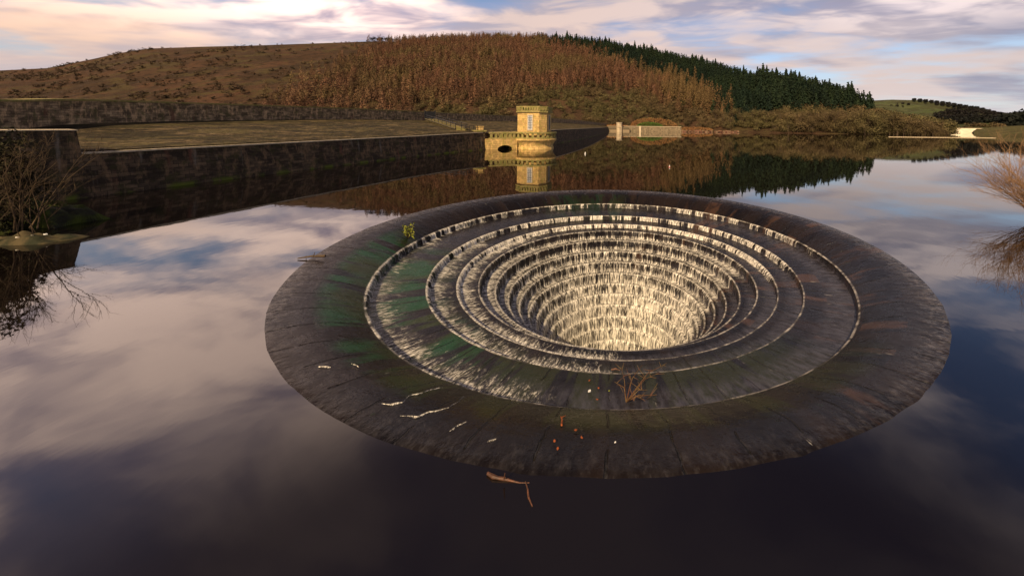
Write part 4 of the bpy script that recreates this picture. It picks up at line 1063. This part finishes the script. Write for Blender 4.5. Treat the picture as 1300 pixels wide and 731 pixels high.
# driftwood at the near rim
p0 = at(619, 600, .0); mb = MB()
pts = [at(619, 600, .02), at(626, 604, .025), at(633, 606, .02), at(641, 607, .015), at(648, 609, .01), at(660, 612, .0), at(672, 612, .0)]; mb.tube([q - p0 for q in pts], [.022, .03, .021, .024, .013, .009, .006], 7)
pts = [at(667, 610, .0), at(670, 620, .01), at(671, 630, .01), at(676, 642, .005)]; mb.tube([q - p0 for q in pts], [.006, .012, .014, .008], 6)
pts = [at(640, 607, .07), at(641, 600, .18)]; mb.tube([q - p0 for q in pts], [.012, .006], 5)
o = mb.build('driftwood', M['wood'], None); o.location = p0; tag(o, 'reddish driftwood branch floating against the near rim of the bellmouth', 'driftwood')
# leaves and specks
def leaf(px, py, m, s_, label, name='fallen_leaf', cat='leaf', seed=0):
    p = on_bowl(px, py); r_ = random.Random(seed + px); V = []; n = 9
    for q in range(n):
        a = q * 2 * PI / n; k = 1 - .35 * abs(math.sin(a)); V.append((s_ * math.cos(a) * k, s_ * .6 * math.sin(a), .03 + .4 * s_ * (math.cos(a) ** 2) * .5 + r_.uniform(0, .01)))
    V += [(x_, y_, z_ + .006) for x_, y_, z_ in V]; F = [tuple(range(n))[::-1], tuple(range(n, 2 * n))] + [(q, (q + 1) % n, n + (q + 1) % n, n + q) for q in range(n)]
    o = mesh(name, V, F, m, None); o.location = p; o.rotation_euler = (r_.uniform(-.2, .2), r_.uniform(-.2, .2), r_.uniform(0, 6)); tag(o, label, cat)
leaf(748, 484, M['leaf_orange'], 0.031, 'small orange leaf just below the end of the white foam')
leaf(760, 494, M['leaf_orange'], 0.034, 'orange leaf left of the stranded branch and right of the pale leaf')
leaf(758, 508.5, M['leaf_orange'], 0.031, 'orange leaf on the apron straight left of the branch base')
leaf(731, 548, M['leaf_orange'], 0.034, 'upper orange leaf of the cluster on the near apron')
leaf(738, 557.5, M['leaf_orange'], 0.031, 'rightmost orange leaf of the cluster on the near apron')
leaf(704.5, 562, M['leaf_orange'], 0.034, 'left orange leaf of the cluster on the near apron')
leaf(708, 571.5, M['leaf_orange'], 0.031, 'lowest orange leaf of the cluster on the near apron')
leaf(748, 497.5, M['white'], 0.051, 'pale crumpled leaf on the stone left of the stranded branch')
leaf(773, 497.5, M['leaf_yellow'], 0.027, 'small yellow green leaf beside the stranded branch')
leaf(781, 563.5, M['white'], 0.020, 'tiny white speck of litter on the near apron', 'litter_speck', 'litter')
p0 = on_bowl(713, 541); mb = MB(); q = on_bowl(712, 531) - p0; mb.tube([(0, 0, .03), q * .6 + Vector((.02, 0, .05)), q + Vector((0, 0, .05))], [.018, .014, .006], 6); mb.tube([q * .8 + Vector((0, 0, .05)), q + Vector((.09, .02, .05))], [.01, .004], 5)
o = mb.build('broken_twig', M['leaf_orange'], None); o.location = p0; tag(o, 'short orange broken twig on the near apron above the leaf cluster', 'twig')
p0 = on_bowl(776, 470); mb = MB(); mb.tube([(0, 0, .03), (.12, .01, .05), (.24, -.02, .03)], [.02, .025, .01], 6); o = mb.build('wood_chip', M['wood'], None); o.location = p0
tag(o, 'small red brown wood chip above the stranded branch near the dark shaft', 'wood chip')
# foam rills on the near left apron
wf_ = simple('white_foam', (.8, .75, .66), (.35, .32, .27), 14, .6)
for pts in (((484, 514), (500, 512), (511, 510)), ((511, 510), (519, 503), (530, 500), (545, 495), (562, 492)), ((507, 529), (518, 528), (530, 529), (545, 523), (570, 517), (590, 503)), ((571, 548), (585, 539), (592, 534)), ((618, 560), (630, 556)), ((405, 465), (420, 466)), ((498, 344), (507, 346)), ((446, 461), (455, 466))):
    P3 = [on_bowl(*q) for q in pts]; K_ = 16; P3 = [P3[i].lerp(P3[i + 1], f_ / K_) for i in range(len(P3) - 1) for f_ in range(K_)] + [P3[-1]]
    n = len(P3); V = []; F = []
    for i, q in enumerate(P3):
        tg_ = (P3[min(i + 1, n - 1)] - P3[max(i - 1, 0)]).normalized(); sd_ = Vector((-tg_.y, tg_.x, 0)); e_ = math.sin(PI * (i + .3) / (n + .2)) ** .5
        wob = sd_ * .05 * mnoise.noise(q * 5); wd_ = (.012 + .045 * max(0, mnoise.noise(q * 3 + Vector((5, 0, 0))) + .25)) * e_
        V += [q + wob - sd_ * wd_ * rnd.uniform(.5, 1.3) + Vector((0, 0, .006)), q + wob + Vector((0, 0, .012 + wd_ * .5)), q + wob + sd_ * wd_ * rnd.uniform(.5, 1.3) + Vector((0, 0, .006))]
        if i: b0 = (i - 1) * 3; F += [(b0, b0 + 1, b0 + 4, b0 + 3), (b0 + 1, b0 + 2, b0 + 5, b0 + 4)]
    V = [v - Vector((BX, BY, 0)) for v in V]; rr_ = [math.hypot(v.x, v.y) for v in V]
    mesh('foam_rill', V, F, M['foam'], spill, attrs={'foam': [1.0 if k % 3 == 1 else .62 for k in range(len(V))], 'run': [q * 1.5 for q in rr_], 'rad': rr_})
bpy.context.view_layer.update()
